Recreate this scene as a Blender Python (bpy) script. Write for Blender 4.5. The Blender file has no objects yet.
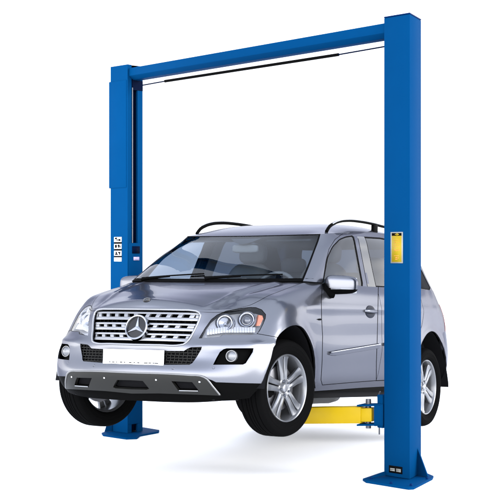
import bpy, bmesh, math, random
import numpy as np
from mathutils import Vector, Matrix, Euler
from mathutils.bvhtree import BVHTree
random.seed(7)
scn = bpy.context.scene
COL = scn.collection

# ------------------------------------------------------------------ camera + solved car pose
F = 1410.0                       # focal length in photo pixels (500 wide)
HC = 1.723                       # camera height over the floor
CAR_ROT = (0.007122321977732368, -0.07854451923674431, -2.0530186823631404)
CAR_T = np.array([-0.01673879372133947, 12.021527270841542, -0.6427591619698279])
PIV = np.array([-1.0, 0.0, 0.8])
RM = np.array(Euler(CAR_ROT, 'XYZ').to_matrix())
CAM = RM.T @ (-CAR_T) + PIV      # camera position seen from the car
def split(o):                                    # every loose piece its own object
    bm = bmesh.new(); bm.from_mesh(o.data); left = set(bm.verts); groups = []
    while left:
        st = [left.pop()]; g = set(st)
        while st:
            v = st.pop()
            for e in v.link_edges:
                w = e.other_vert(v)
                if w not in g: g.add(w); st.append(w); left.discard(w)
        groups.append({v.index for v in g})
    bm.free()
    if len(groups) < 2: return [o]
    out = []
    for g in groups:
        me = o.data.copy(); b = bmesh.new(); b.from_mesh(me)
        bmesh.ops.delete(b, geom=[v for v in b.verts if v.index not in g], context='VERTS'); b.to_mesh(me); b.free()
        c = bpy.data.objects.new(o.name.split('.')[0], me); COL.objects.link(c); c.parent = o.parent; c.location = o.location; c.rotation_euler = o.rotation_euler; out.append(c)
    bpy.data.objects.remove(o); return out
def proj(P):                     # car coords -> photo px
    w = (np.asarray(P, float) - PIV) @ RM.T + CAR_T
    return np.stack([250 + F*w[..., 0]/w[..., 1], 257 - F*w[..., 2]/w[..., 1]], -1)
def ray(p):
    return RM.T @ np.array([(p[0]-250)/F, 1.0, -(p[1]-257)/F])
def on_y(p, y): d = ray(p); return CAM + d*(y-CAM[1])/d[1]
def on_x(p, x): d = ray(p); return CAM + d*(x-CAM[0])/d[0]
def wpt(px, py, d):              # world point at depth d
    return Vector(((px-250)/F*d, d, HC-(py-257)/F*d))

cd = bpy.data.cameras.new('camera'); cam = bpy.data.objects.new('camera', cd); COL.objects.link(cam)
cam.location = (0, 0, HC); cam.rotation_euler = (math.pi/2, 0, 0)
cd.sensor_width = 36; cd.lens = F/500*36; cd.shift_y = 7/500; cd.clip_end = 500
scn.camera = cam

# ------------------------------------------------------------------ materials
def mat(name, col, rough=.5, metal=0.0, coat=0.0, spec=.5, bump=None, ior=1.5, edge=None):
    if 'white' not in name: col = tuple(c*.76 for c in col)
    m = bpy.data.materials.new(name); m.use_nodes = True
    b = m.node_tree.nodes['Principled BSDF']
    b.inputs['Base Color'].default_value = (*col, 1); b.inputs['Roughness'].default_value = rough
    b.inputs['Metallic'].default_value = metal; b.inputs['Coat Weight'].default_value = coat
    b.inputs['Coat Roughness'].default_value = .03; b.inputs['Specular IOR Level'].default_value = spec
    b.inputs['IOR'].default_value = ior
    if edge: b.inputs['Specular Tint'].default_value = (*edge, 1)
    if bump:
        nt = m.node_tree; n = nt.nodes.new('ShaderNodeTexNoise'); n.inputs['Scale'].default_value = bump[0]
        n.inputs['Detail'].default_value = 4
        t = nt.nodes.new('ShaderNodeTexCoord'); nt.links.new(t.outputs['Object'], n.inputs['Vector'])
        bu = nt.nodes.new('ShaderNodeBump'); bu.inputs['Strength'].default_value = bump[1]; bu.inputs['Distance'].default_value = bump[2]
        nt.links.new(n.outputs['Fac'], bu.inputs['Height']); nt.links.new(bu.outputs['Normal'], b.inputs['Normal'])
        if len(bump) > 3:        # colour mottling
            r = nt.nodes.new('ShaderNodeMix'); r.data_type = 'RGBA'
            r.inputs['A'].default_value = (*[c*(1-bump[3]) for c in col], 1); r.inputs['B'].default_value = (*[min(1, c*(1+bump[3])) for c in col], 1)
            nt.links.new(n.outputs['Fac'], r.inputs['Factor']); nt.links.new(r.outputs['Result'], b.inputs['Base Color'])
    return m
def glassmat(name, tint, gloss=.0, rough=0.0, ior=1.28):
    m = bpy.data.materials.new(name); m.use_nodes = True; nt = m.node_tree; nt.nodes.clear()
    o = nt.nodes.new('ShaderNodeOutputMaterial'); tr = nt.nodes.new('ShaderNodeBsdfTransparent'); gl = nt.nodes.new('ShaderNodeBsdfGlossy')
    tr.inputs['Color'].default_value = (*tint, 1); gl.inputs['Roughness'].default_value = rough
    fr = nt.nodes.new('ShaderNodeFresnel'); ge = nt.nodes.new('ShaderNodeNewGeometry'); io = nt.nodes.new('ShaderNodeMapRange')       # thin pane: same reflectance from both sides
    io.inputs['To Min'].default_value = ior; io.inputs['To Max'].default_value = 1/ior
    nt.links.new(ge.outputs['Backfacing'], io.inputs['Value']); nt.links.new(io.outputs[0], fr.inputs['IOR'])
    ad = nt.nodes.new('ShaderNodeMath'); ad.operation = 'ADD'; ad.inputs[1].default_value = gloss; ad.use_clamp = True
    nt.links.new(fr.outputs[0], ad.inputs[0])
    mx = nt.nodes.new('ShaderNodeMixShader'); nt.links.new(ad.outputs[0], mx.inputs[0])
    nt.links.new(tr.outputs[0], mx.inputs[1]); nt.links.new(gl.outputs[0], mx.inputs[2]); nt.links.new(mx.outputs[0], o.inputs[0])
    return m
M = dict(
 paint=mat('silver_paint', (.190, .195, .216), .23, .88, .16, bump=(900, .05, .001), edge=(.17, .175, .21)),
 black=mat('black_plastic', (.003, .003, .003), .55, spec=.06, ior=1.13),
 gloss=mat('gloss_black', (.004, .004, .005), .2, spec=.3),
 rubber=mat('tyre_rubber', (.0035, .0035, .0036), .7, spec=.05, ior=1.13, bump=(60, .15, .002)),
 seal=mat('dark_gap', (.004, .004, .005), .9, spec=.1),
 chrome=mat('bright_chrome', (.40, .41, .43), .1, 1.0),
 satin=mat('satin_silver', (.29, .295, .31), .3, .7),
 alloy=mat('alloy_wheel', (.19, .195, .205), .3, .75, .2),
 skid=mat('skid_plate_metal', (.012, .012, .0105), .45, .4, spec=.3),
 skidlip=mat('skid_plate_edge', (.2, .2, .2), .3, .8),
 disc=mat('brake_steel', (.15, .15, .16), .4, .9),
 lamp=mat('lamp_reflector', (.36, .37, .40), .14, 1.0, bump=(70, .35, .004)),
 lampw=mat('lamp_bezel', (.36, .37, .40), .3, .3),
 amber=mat('amber_reflector', (.42, .13, .06), .25, coat=.5),
 red=mat('tail_lamp_red', (.25, .02, .02), .15, coat=.7),
 cup=mat('handle_recess', (.010, .012, .022), .4, 0, spec=.12, ior=1.2),
 dglass=mat('projector_lens', (.05, .055, .07), .05, .2, 1.0),
 glass=glassmat('windscreen_glass', (.62, .68, .75), .0),
 tglass=glassmat('side_window_glass', (.27, .33, .43), .0),
 pglass=glassmat('rear_privacy_glass', (.08, .10, .14), .0),
 qglass=mat('quarter_glass', (.006, .007, .010), .3, spec=.05, ior=1.06),
 lens=glassmat('headlight_lens', (.94, .95, .97), .02),
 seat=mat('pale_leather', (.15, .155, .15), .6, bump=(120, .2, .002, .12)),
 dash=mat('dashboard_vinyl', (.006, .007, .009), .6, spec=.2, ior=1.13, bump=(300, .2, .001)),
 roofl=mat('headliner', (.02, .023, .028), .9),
 white=mat('plate_white', (.82, .82, .82), .4),
 ink=mat('plate_ink', (.004, .004, .004), .6, spec=.05, ior=1.13),
 blue=mat('blue_enamel', (.0008, .039, .124), .5, 0, 0, spec=.02, ior=1.13, bump=(5, .03, .01, .05)),
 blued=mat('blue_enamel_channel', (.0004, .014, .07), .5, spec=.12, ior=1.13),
 navy=mat('navy_paint_channel_shade', (.001, .004, .018), .6, spec=.1, ior=1.13),  # own colour of the dark parts; on the channel sheet, painted-in shade
 yellow=mat('yellow_enamel', (.47, .31, .002), .4, 0, 0, spec=.15, bump=(14, .08, .01, .06)),
 ylabel=mat('yellow_label', (.34, .24, .004), .45, spec=.2),
 orange=mat('orange_mark', (.6, .22, .01), .5),
 cable=mat('steel_cable', (.12, .125, .14), .4, .8),
 lilac=mat('lilac_label', (.36, .3, .5), .5),
 grey=mat('label_grey', (.25, .26, .24), .5),
 floor=mat('white_studio_floor', (.96, .96, .96), .65, spec=.2, bump=(.6, .02, .01, .004)),
)

# ------------------------------------------------------------------ scene graph helpers
def empty(name, loc=(0, 0, 0), rot=(0, 0, 0), parent=None):
    o = bpy.data.objects.new(name, None); COL.objects.link(o); o.location = loc; o.rotation_euler = rot; o.parent = parent
    o.empty_display_size = .2
    return o
def link(name, me, m, parent=None, loc=None, rot=None):
    o = bpy.data.objects.new(name, me); COL.objects.link(o); o.parent = parent
    for x in (m if isinstance(m, (list, tuple)) else [m]): me.materials.append(M[x])
    if loc is not None: o.location = loc
    if rot is not None: o.rotation_euler = rot
    return o
def build(name, bm, m, parent=None, smooth=35, bevel=0, seg=2, loc=None, rot=None):
    me = bpy.data.meshes.new(name)
    bmesh.ops.recalc_face_normals(bm, faces=bm.faces[:])
    if bevel:
        es = [e for e in bm.edges if len(e.link_faces) == 2 and e.calc_face_angle(0) > math.radians(30)]
        bmesh.ops.bevel(bm, geom=es, offset=bevel, segments=seg, affect='EDGES', profile=.5, clamp_overlap=True)
    for f in bm.faces: f.smooth = True
    bm.to_mesh(me); bm.free()
    if smooth is not None: me.set_sharp_from_angle(angle=math.radians(smooth))
    return link(name, me, m, parent, loc, rot)
def NB(): return bmesh.new()
def box(bm, c, s, rot=None):
    mt = Matrix.Translation(Vector(c))
    if rot is not None: mt = mt @ Euler(rot).to_matrix().to_4x4()
    bmesh.ops.create_cube(bm, size=1, matrix=mt @ Matrix.Diagonal((*s, 1)))
    return bm
def hexa(bm, bot, top):
    b = [bm.verts.new(p) for p in bot]; t = [bm.verts.new(p) for p in top]; n = len(b)
    bm.faces.new(b[::-1]); bm.faces.new(t)
    for i in range(n): bm.faces.new((b[i], b[(i+1) % n], t[(i+1) % n], t[i]))
    return bm
def prism(bm, pts, off):                      # polygon (3D list) extruded by vector off
    return hexa(bm, pts, [Vector(p)+Vector(off) for p in pts])
def tube(bm, pts, r, n=10, cap=True):
    pts = [Vector(p) for p in pts]; R = r if hasattr(r, '__len__') else [r]*len(pts)
    rings = []; prev = None
    for i, p in enumerate(pts):
        t = (pts[min(i+1, len(pts)-1)]-pts[max(i-1, 0)]).normalized()
        if prev is None:
            a = t.cross(Vector((0, 0, 1)));
            if a.length < .1: a = t.cross(Vector((1, 0, 0)))
        else: a = prev - t*prev.dot(t)
        a.normalize(); b = t.cross(a); prev = a
        rings.append([bm.verts.new(p+(a*math.cos(2*math.pi*k/n)+b*math.sin(2*math.pi*k/n))*R[i]) for k in range(n)])
    for i in range(len(pts)-1):
        for k in range(n): bm.faces.new((rings[i][k], rings[i][(k+1) % n], rings[i+1][(k+1) % n], rings[i+1][k]))
    if cap: bm.faces.new(rings[0][::-1]); bm.faces.new(rings[-1])
    return bm
def lathe(bm, prof, n=48, axis='Y', closed=False, c=(0, 0, 0)):   # prof: (r, a) a along the axis
    rings = []
    for r, a in prof:
        rg = []
        for k in range(n):
            u, v = r*math.cos(2*math.pi*k/n), r*math.sin(2*math.pi*k/n)
            p = (u, a, v) if axis == 'Y' else ((a, u, v) if axis == 'X' else (u, v, a))
            rg.append(bm.verts.new(Vector(p)+Vector(c)))
        rings.append(rg)
    m = len(rings)
    for i in range(m if closed else m-1):
        A, B = rings[i], rings[(i+1) % m]
        for k in range(n): bm.faces.new((A[k], A[(k+1) % n], B[(k+1) % n], B[k]))
    return bm
def smoothpath(pts, n=8):
    P = np.array(pts, float); t = np.concatenate([[0], np.cumsum(np.linalg.norm(np.diff(P, axis=0), axis=1))])
    q = np.linspace(0, t[-1], n*(len(P)-1)+1)
    return cubic(t, P, q)

# ------------------------------------------------------------------ smooth interpolation of feature rows
def cubic(t, P, q):                            # non-uniform Catmull-Rom along axis 0
    t = np.asarray(t, float); P = np.asarray(P, float); q = np.asarray(q, float)
    d = np.diff(P, axis=0)/np.diff(t).reshape(-1, *([1]*(P.ndim-1)))
    h = np.diff(t); T = np.empty_like(P); T[0] = d[0]; T[-1] = d[-1]
    w = (h[1:]/(h[1:]+h[:-1])).reshape(-1, *([1]*(P.ndim-1)))
    T[1:-1] = d[:-1]*w + d[1:]*(1-w)
    i = np.clip(np.searchsorted(t, q, 'right')-1, 0, len(t)-2)
    sh = (-1, *([1]*(P.ndim-1))); hh = h[i].reshape(sh); s = ((q-t[i]).reshape(sh))/hh
    return ((2*s**3-3*s**2+1)*P[i] + (s**3-2*s**2+s)*hh*T[i] + (-2*s**3+3*s**2)*P[i+1] + (s**3-s**2)*hh*T[i+1])
def sym0(G):                                   # ghost column mirrored through y=0 in front of column 0
    g = G[:, 1:2].copy(); g[..., 1] *= -1; return np.concatenate([g, G], 1)
def refine(G, nu, nv, sym_start=True, sym_end=False):
    G = np.asarray(G, float)                   # rows x stations x 3
    if sym_start: G = sym0(G)
    if sym_end: G = sym0(G[:, ::-1])[:, ::-1]
    L = np.linalg.norm(np.diff(G, axis=1), axis=2).mean(0); t = np.concatenate([[0], np.cumsum(L)])
    a, b = (1 if sym_start else 0), (len(t)-2 if sym_end else len(t)-1)
    q = np.concatenate([np.linspace(t[i], t[i+1], nu, endpoint=False) for i in range(a, b)]+[[t[b]]])
    G = np.swapaxes(cubic(t, np.swapaxes(G, 0, 1), q), 0, 1)
    L = np.linalg.norm(np.diff(G, axis=0), axis=2).mean(1); t = np.concatenate([[0], np.cumsum(L)])
    q = np.concatenate([np.linspace(t[i], t[i+1], nv, endpoint=False) for i in range(len(t)-1)]+[[t[-1]]])
    return cubic(t, G, q)

class Surf:                                    # half-body surface with exact normals that survives cutting
    def __init__(s, G, flip=False):
        s.G = G; nr, nc, _ = G.shape
        du = np.gradient(G, axis=1); dv = np.gradient(G, axis=0)
        N = np.cross(du, dv); N /= np.linalg.norm(N, axis=2, keepdims=True)+1e-12
        if flip: N = -N
        z = np.abs(G[..., 1]) < 1e-6; N[z, 1] = 0; N /= np.linalg.norm(N, axis=2, keepdims=True)+1e-12
        s.N = N.reshape(-1, 3); V = G.reshape(-1, 3); s.V = V
        idx = np.arange(nr*nc).reshape(nr, nc)
        q = np.stack([idx[:-1, :-1], idx[:-1, 1:], idx[1:, 1:], idx[1:, :-1]], -1)
        if flip: q = q[..., ::-1]
        s.tris = []; s.bm = bmesh.new(); vs = [s.bm.verts.new(v) for v in V]
        lay = s.bm.faces.layers.int.new('col'); s.lay = lay; lr = s.bm.faces.layers.int.new('row'); s.layr = lr
        for r in range(nr-1):
            for c in range(nc-1):
                f = s.bm.faces.new([vs[i] for i in q[r, c]]); f[lay] = c; f[lr] = r
                a, b, c2, d = q[r, c]; s.tris += [(a, b, c2), (a, c2, d)]
        s.bvh = BVHTree.FromPolygons([Vector(v) for v in V], s.tris)
    def normal(s, p):
        co, _, ti, _ = s.bvh.find_nearest(p)
        a, b, c = s.tris[ti]; A, B, Cc = s.V[a], s.V[b], s.V[c]
        p = np.array(co); v0, v1, v2 = B-A, Cc-A, p-A
        d00, d01, d11, d20, d21 = v0@v0, v0@v1, v1@v1, v2@v0, v2@v1
        den = d00*d11-d01*d01
        if abs(den) < 1e-16: return Vector(s.N[a])
        v = (d11*d20-d01*d21)/den; w = (d00*d21-d01*d20)/den
        n = s.N[a]*(1-v-w)+s.N[b]*v+s.N[c]*w
        return Vector(n).normalized()
    def hit(s, px):                            # photo px -> point on the surface
        d = Vector(ray(px)).normalized(); h = s.bvh.ray_cast(Vector(CAM), d)
        return h[0]

def pj_cam(p): return proj(p)
def pj_side(p): p = np.asarray(p); return np.stack([p[..., 0], p[..., 2]], -1)
def pj_front(p): p = np.asarray(p); return np.stack([p[..., 1], p[..., 2]], -1)
def cut(S, poly, mode='cam', closed=True, cond=None, ext=None):
    """cut polygon edges (in a projection) into the surface"""
    bm = S.bm; P = [np.array(p, float) for p in poly]; n = len(P)
    pf = {'cam': pj_cam, 'side': pj_side, 'front': pj_front}[mode]
    e = {'cam': .6, 'side': .005, 'front': .005}[mode] if ext is None else ext
    for i in range(n if closed else n-1):
        a, b = P[i], P[(i+1) % n]
        if mode == 'cam':
            no = np.cross(ray(a), ray(b)); co = CAM
        elif mode == 'side':
            d = b-a; no = np.array([-d[1], 0, d[0]]); co = np.array([a[0], 0, a[1]])
        else:
            d = b-a; no = np.array([0, -d[1], d[0]]); co = np.array([0, a[0], a[1]])
        if np.linalg.norm(no) < 1e-12: continue
        no = no/np.linalg.norm(no)
        bm.verts.ensure_lookup_table(); bm.verts.index_update()
        X = np.array([v.co[:] for v in bm.verts]); U = pf(X)
        lo, hi = np.minimum(a, b)-e, np.maximum(a, b)+e
        fs = []
        for f in bm.faces:
            ii = [v.index for v in f.verts]; u = U[ii]
            if (u.max(0) < lo).any() or (u.min(0) > hi).any(): continue
            if mode == 'cam':
                c = f.calc_center_median()
                if f.normal.length > 0 and S.normal(c).dot(Vector(CAM)-c) <= 0: continue
            if cond and not cond(f.calc_center_median()): continue
            fs.append(f)
        if not fs: continue
        geom = set(fs)
        for f in fs: geom.update(f.edges); geom.update(f.verts)
        bmesh.ops.bisect_plane(bm, geom=list(geom), dist=1e-6, plane_co=Vector(co), plane_no=Vector(no))
    return pf
def inside(u, poly):
    x, y = u; c = False; n = len(poly); j = n-1
    for i in range(n):
        xi, yi = poly[i]; xj, yj = poly[j]
        if (yi > y) != (yj > y) and x < (xj-xi)*(y-yi)/(yj-yi)+xi: c = not c
        j = i
    return c
def offset(poly, w):                           # grow (w>0) a polygon
    P = np.array(poly, float); n = len(P)
    A = .5*sum(P[i][0]*P[(i+1) % n][1]-P[(i+1) % n][0]*P[i][1] for i in range(n)); sg = 1 if A > 0 else -1
    out = []
    for i in range(n):
        a, b, c = P[i-1], P[i], P[(i+1) % n]
        d1 = (b-a)/np.linalg.norm(b-a); d2 = (c-b)/np.linalg.norm(c-b)
        n1 = np.array([d1[1], -d1[0]])*sg; n2 = np.array([d2[1], -d2[0]])*sg
        m = n1+n2; m /= max(np.linalg.norm(m), .3); k = min(1/max(m@n1, .4), 2)
        out.append(b+m*w*k)
    return [tuple(p) for p in out]
def roundpoly(poly, r=.25, n=3):               # soften corners
    P = [np.array(p, float) for p in poly]; out = []
    for i in range(len(P)):
        a, b, c = P[i-1], P[i], P[(i+1) % len(P)]
        s, e = b+(a-b)*r, b+(c-b)*r
        for k in range(n+1):
            t = k/n; out.append(tuple((1-t)**2*s+2*t*(1-t)*b+t*t*e))
    return out

def panel(S, faces, name, m, parent, mirror=False, both=False, depth=.014, push=0.0, rim=True, skip_mid=True):
    """mesh from the chosen faces (left half), smooth exact normals, rim turned inward. both: join the mirrored half."""
    vid = {}; V = []; NN = []; Fc = []; LN = []; rimset = set()
    for f in faces:
        for v in f.verts:
            if v not in vid:
                n = S.normal(v.co); vid[v] = len(V); V.append(v.co + n*push); NN.append(n)
    fset = set(faces)
    for f in faces:
        Fc.append([vid[v] for v in f.verts]); LN.append([NN[vid[v]] for v in f.verts])
    if rim:
        for f in faces:
            for l in f.loops:
                e = l.edge
                if sum(1 for g in e.link_faces if g in fset) == 1:
                    a, b = l.vert, l.link_loop_next.vert
                    if skip_mid and abs(a.co.y) < 1e-5 and abs(b.co.y) < 1e-5: continue
                    pa, pb = V[vid[a]], V[vid[b]]; na, nb = NN[vid[a]], NN[vid[b]]
                    fn = (pb-pa).cross(na)
                    if fn.length < 1e-12: continue
                    fn.normalize(); k = len(V)
                    V += [pa.copy(), pb.copy(), pa-na*depth, pb-nb*depth]; NN += [fn]*4
                    rimset.add(len(Fc)); Fc.append([k+1, k, k+2, k+3]); LN.append([fn]*4)
    def mk(sets):
        VV, FF, LL = [], [], []
        for mir in sets:
            o = len(VV)
            if mir:
                VV += [(v.x, -v.y, v.z) for v in V]; FF += [[i+o for i in f[::-1]] for f in Fc]
                LL += [[(n.x, -n.y, n.z) for n in ln[::-1]] for ln in LN]
            else:
                VV += [tuple(v) for v in V]; FF += [[i+o for i in f] for f in Fc]; LL += [[tuple(n) for n in ln] for ln in LN]
        me = bpy.data.meshes.new(name); me.from_pydata(VV, [], FF)
        if m == 'paint': me.polygons.foreach_set('material_index', [1 if (i % len(Fc)) in rimset else 0 for i in range(len(FF))])
        me.polygons.foreach_set('use_smooth', [True]*len(FF))
        flat = [n for ln in LL for n in ln]
        me.normals_split_custom_set(flat)
        return me
    if m == 'paint': m_ = ['paint', 'seal']         # turned-in edge coloured dark, standing in for the shade of the shut line
    else: m_ = m
    if both: return [link(name, mk([False, True]), m_, parent)]
    r = [link(name, mk([False]), m_, parent)]
    if mirror: r.append(link(name, mk([True]), m_, parent[1] if isinstance(parent, tuple) else parent))
    return r
def mirrored(o, parent=None):                  # a mirrored copy of a plain part
    me = o.data.copy(); bm = bmesh.new(); bm.from_mesh(me)
    for v in bm.verts: v.co.y *= -1
    bmesh.ops.reverse_faces(bm, faces=bm.faces[:]); bm.to_mesh(me); bm.free()
    c = bpy.data.objects.new(o.name.split('.')[0], me); COL.objects.link(c); c.parent = parent or o.parent
    c.location = (o.location.x, -o.location.y, o.location.z)
    return c
# ------------------------------------------------------------------ CAR
car = empty('parked_car')
car.rotation_euler = CAR_ROT
car.location = Vector(CAR_T - RM @ PIV) + Vector((0, 0, HC))
car['label'] = 'silver grey five-door SUV with roof rails raised between the two blue posts'; car['category'] = 'car'

# lower body: nine feature rows (bottom edge .. hood edge / belt line) x 21 stations from nose round to tail, left half
R = [
 [(.735,0,.235),(.725,.25,.235),(.70,.45,.24),(.665,.58,.25),(.60,.70,.265),(.51,.79,.28),(.40,.84,.295),(.30,.865,.31),(.05,.87,.32),(-.25,.87,.325),(-.5,.865,.335),(-.9,.865,.345),(-1.5,.865,.36),(-2.1,.865,.37),(-2.6,.865,.375),(-3.0,.86,.38),(-3.40,.83,.38),(-3.58,.75,.38),(-3.68,.6,.38),(-3.73,.32,.38),(-3.745,0,.38)],
 [(.80,0,.30),(.79,.25,.30),(.765,.44,.30),(.725,.585,.305),(.655,.715,.32),(.56,.815,.34),(.455,.875,.36),(.33,.905,.38),(.05,.91,.40),(-.25,.908,.405),(-.5,.905,.41),(-.9,.905,.425),(-1.5,.905,.44),(-2.1,.905,.45),(-2.6,.905,.455),(-3.0,.90,.46),(-3.46,.875,.46),(-3.65,.79,.46),(-3.75,.62,.46),(-3.80,.33,.46),(-3.815,0,.46)],
 [(.845,0,.445),(.835,.25,.445),(.81,.44,.445),(.765,.60,.44),(.69,.73,.435),(.59,.835,.435),(.475,.898,.45),(.33,.93,.48),(.05,.94,.52),(-.25,.935,.53),(-.5,.928,.54),(-.9,.928,.55),(-1.5,.93,.57),(-2.1,.93,.585),(-2.6,.935,.59),(-3.0,.935,.59),(-3.50,.90,.58),(-3.69,.81,.58),(-3.79,.64,.58),(-3.835,.34,.58),(-3.85,0,.58)],
 [(.803,0,.56),(.79,.25,.56),(.765,.44,.56),(.725,.60,.56),(.665,.73,.56),(.575,.84,.565),(.465,.903,.58),(.32,.94,.62),(.05,.95,.67),(-.25,.945,.665),(-.5,.94,.655),(-.9,.942,.665),(-1.5,.945,.69),(-2.1,.946,.715),(-2.6,.95,.73),(-3.0,.95,.73),(-3.50,.905,.70),(-3.69,.815,.70),(-3.79,.64,.70),(-3.83,.34,.70),(-3.845,0,.70)],
 [(.803,0,.648),(.79,.25,.648),(.75,.44,.655),(.70,.59,.66),(.635,.71,.665),(.545,.815,.675),(.44,.88,.69),(.30,.928,.74),(.05,.948,.81),(-.25,.94,.80),(-.5,.935,.785),(-.9,.936,.79),(-1.5,.938,.81),(-2.1,.94,.835),(-2.6,.948,.85),(-3.0,.945,.85),(-3.46,.905,.83),(-3.65,.815,.82),(-3.74,.64,.82),(-3.78,.34,.82),(-3.79,0,.82)],
 [(.785,0,.72),(.77,.25,.72),(.715,.43,.722),(.655,.56,.73),(.585,.67,.735),(.50,.775,.745),(.40,.85,.77),(.27,.91,.86),(.05,.94,.93),(-.25,.935,.925),(-.5,.93,.915),(-.9,.932,.92),(-1.5,.934,.94),(-2.1,.936,.96),(-2.6,.94,.975),(-3.0,.935,.98),(-3.43,.895,.96),(-3.62,.80,.95),(-3.71,.63,.95),(-3.75,.34,.95),(-3.76,0,.95)],
 [(.755,0,.82),(.74,.25,.82),(.685,.43,.82),(.62,.55,.825),(.535,.65,.83),(.435,.755,.845),(.335,.83,.875),(.22,.88,.955),(.05,.91,1.01),(-.25,.918,1.03),(-.5,.92,1.035),(-.9,.922,1.045),(-1.5,.924,1.06),(-2.1,.925,1.08),(-2.6,.922,1.095),(-3.0,.91,1.10),(-3.40,.875,1.08),(-3.59,.78,1.07),(-3.68,.61,1.07),(-3.72,.33,1.07),(-3.73,0,1.07)],
 [(.715,0,.90),(.70,.25,.90),(.655,.44,.895),(.58,.545,.895),(.475,.64,.905),(.37,.725,.93),(.285,.785,.965),(.19,.83,1.02),(.03,.85,1.07),(-.23,.868,1.118),(-.46,.885,1.14),(-.85,.897,1.15),(-1.5,.90,1.165),(-2.1,.898,1.185),(-2.6,.892,1.20),(-3.0,.878,1.205),(-3.36,.84,1.19),(-3.55,.745,1.18),(-3.63,.58,1.18),(-3.67,.32,1.18),(-3.68,0,1.18)],
 [(.695,0,.933),(.68,.25,.93),(.645,.43,.924),(.56,.54,.926),(.44,.635,.943),(.335,.70,.97),(.255,.735,1.005),(.16,.76,1.047),(-.03,.775,1.098),(-.22,.79,1.147),(-.40,.81,1.188),(-.75,.86,1.206),(-1.5,.866,1.225),(-2.1,.862,1.25),(-2.6,.855,1.268),(-3.05,.84,1.285),(-3.33,.80,1.29),(-3.50,.70,1.29),(-3.57,.55,1.29),(-3.605,.30,1.29),(-3.615,0,1.29)],
]
NU, NV = 8, 6
GA = refine(R, NU, NV, True, True)
ARCH_F = [(.48,.05),(.476,.38),(.455,.48),(.415,.575),(.365,.68),(.30,.755),(.20,.812),(.07,.838),(-.06,.825),(-.17,.768),(-.245,.70),(-.31,.60),(-.355,.50),(-.40,.36),(-.42,.05)]
ARCH_R = [(-2.44,.05),(-2.45,.42),(-2.48,.55),(-2.54,.68),(-2.64,.79),(-2.77,.865),(-2.90,.888),(-3.03,.868),(-3.17,.79),(-3.27,.71),(-3.35,.615),(-3.43,.50),(-3.475,.40),(-3.48,.05)]
def soften(A):
    q = smoothpath(A[1:-1], 3); return [A[0]]+[tuple(x) for x in q]+[A[-1]]
ARCH_F, ARCH_R = soften(ARCH_F), soften(ARCH_R)
def dist_poly(x, z, poly):
    d = np.full(x.shape, 9.0)
    for (a, b), (c, e) in zip(poly[:-1], poly[1:]):
        vx, vz = c-a, e-b; t = np.clip(((x-a)*vx+(z-b)*vz)/(vx*vx+vz*vz), 0, 1)
        d = np.minimum(d, np.hypot(x-a-t*vx, z-b-t*vz))
    return d
for A in (ARCH_F, ARCH_R):                      # flared lips round the wheel openings
    d = dist_poly(GA[..., 0], GA[..., 2], A[1:-1]); k = (GA[..., 1] > .7)*.014*np.exp(-(d/.045)**2)
    GA[..., 1] += k
# door crease below the handle line
GA[..., 1] += .006*np.exp(-((GA[..., 2]-(1.0+(-GA[..., 0]-.6)*.04))/.03)**2)*(GA[..., 0] < -.15)*(GA[..., 0] > -3.2)*(GA[..., 1] > .8)
# ledge along the top of the bumper below the headlight, and a soft roll above the lower trim
k = np.clip((GA[..., 1]-.46)/.12, 0, 1)*(GA[..., 0] > .33)*.013*np.exp(-((GA[..., 2]-(.668+.02*np.clip((GA[..., 1]-.6)/.3, 0, 1)))/.020)**2)
GA[..., 0] += k*.8; GA[..., 1] += k*.6
SA = Surf(GA, flip=False)
if SA.normal(Vector((-1.0, .93, .8))).y < 0: SA = Surf(GA, flip=True)

# ---- outlines traced on the photographed (left) side
GRILLE = [(120,308.9),(137,309.2),(160,309.5),(180,309.9),(193,310.5),(198.5,311.8),(200.6,314.2),(199.6,318.5),(193.5,332),(187.5,341.3),(184,344.2),(179,345.2),(160,345),(137,344.8),(120,344.3)]
HLAMP = [(199.6,337.9),(205.5,328),(211.5,319.7),(217.5,315),(226.5,311.2),(240,308.6),(250,307.6),(256,307.8),(261.5,309.9),(265.4,314.5),(265.2,318),(262.8,324),(259.5,330.5),(256.8,333.6),(250,334.3),(240,334.5),(230,334.4),(222.8,334.4),(219,336.6)]
FOG = [(223.5,349.2),(226.5,348.3),(253.6,348.2),(252.8,352),(247.8,360),(245.8,363.2),(243,364.6),(213,364.8),(216.5,357.8),(219.8,352)]
MESHG = [(120,351),(184,350.9),(187.5,348.6),(191,347.2),(201.9,346.7),(201.2,349.5),(196.5,357.5),(192.5,363),(189.5,364.8),(120,364.8)]
SKID = [(118,372.2),(160,373.5),(190,375.2),(203,376.2),(206.5,377.4),(221,394.8),(206,394.2),(160,392.6),(118,392.8)]
CHIN = [(118,372.8),(160,374),(200,376.2),(212,380.2),(216,382.2),(238,383),(262,383.5),(272,384),(275,425),(118,425)]
DOOR = [(322.4,283),(321.3,300),(321.6,318),(322.6,336),(322.2,360),(321,380),(322.4,385),(350,382.6),(376.3,380.6),(376.4,362),(377.2,340),(378,305),(378.4,283)]
FENDER_LINE = [(256.6,333.6),(266,335.2),(279,337.6)]
front = lambda c: c.x > -.2
cut(SA, ARCH_F, 'side', cond=lambda c: c.y > .6 and c.x > -1); cut(SA, ARCH_R, 'side', cond=lambda c: c.y > .6 and c.x < -1)
for P, w in ((GRILLE, 0), (HLAMP, .0), (HLAMP, .5), (FOG, 0), (MESHG, 0), (SKID, 0), (CHIN, 0)):
    cut(SA, offset(P, w) if w else P, 'cam', cond=front)
DG = .32
cut(SA, offset(DOOR, DG), 'cam', cond=lambda c: c.y > .6); cut(SA, offset(DOOR, -DG), 'cam', cond=lambda c: c.y > .6)
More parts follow.
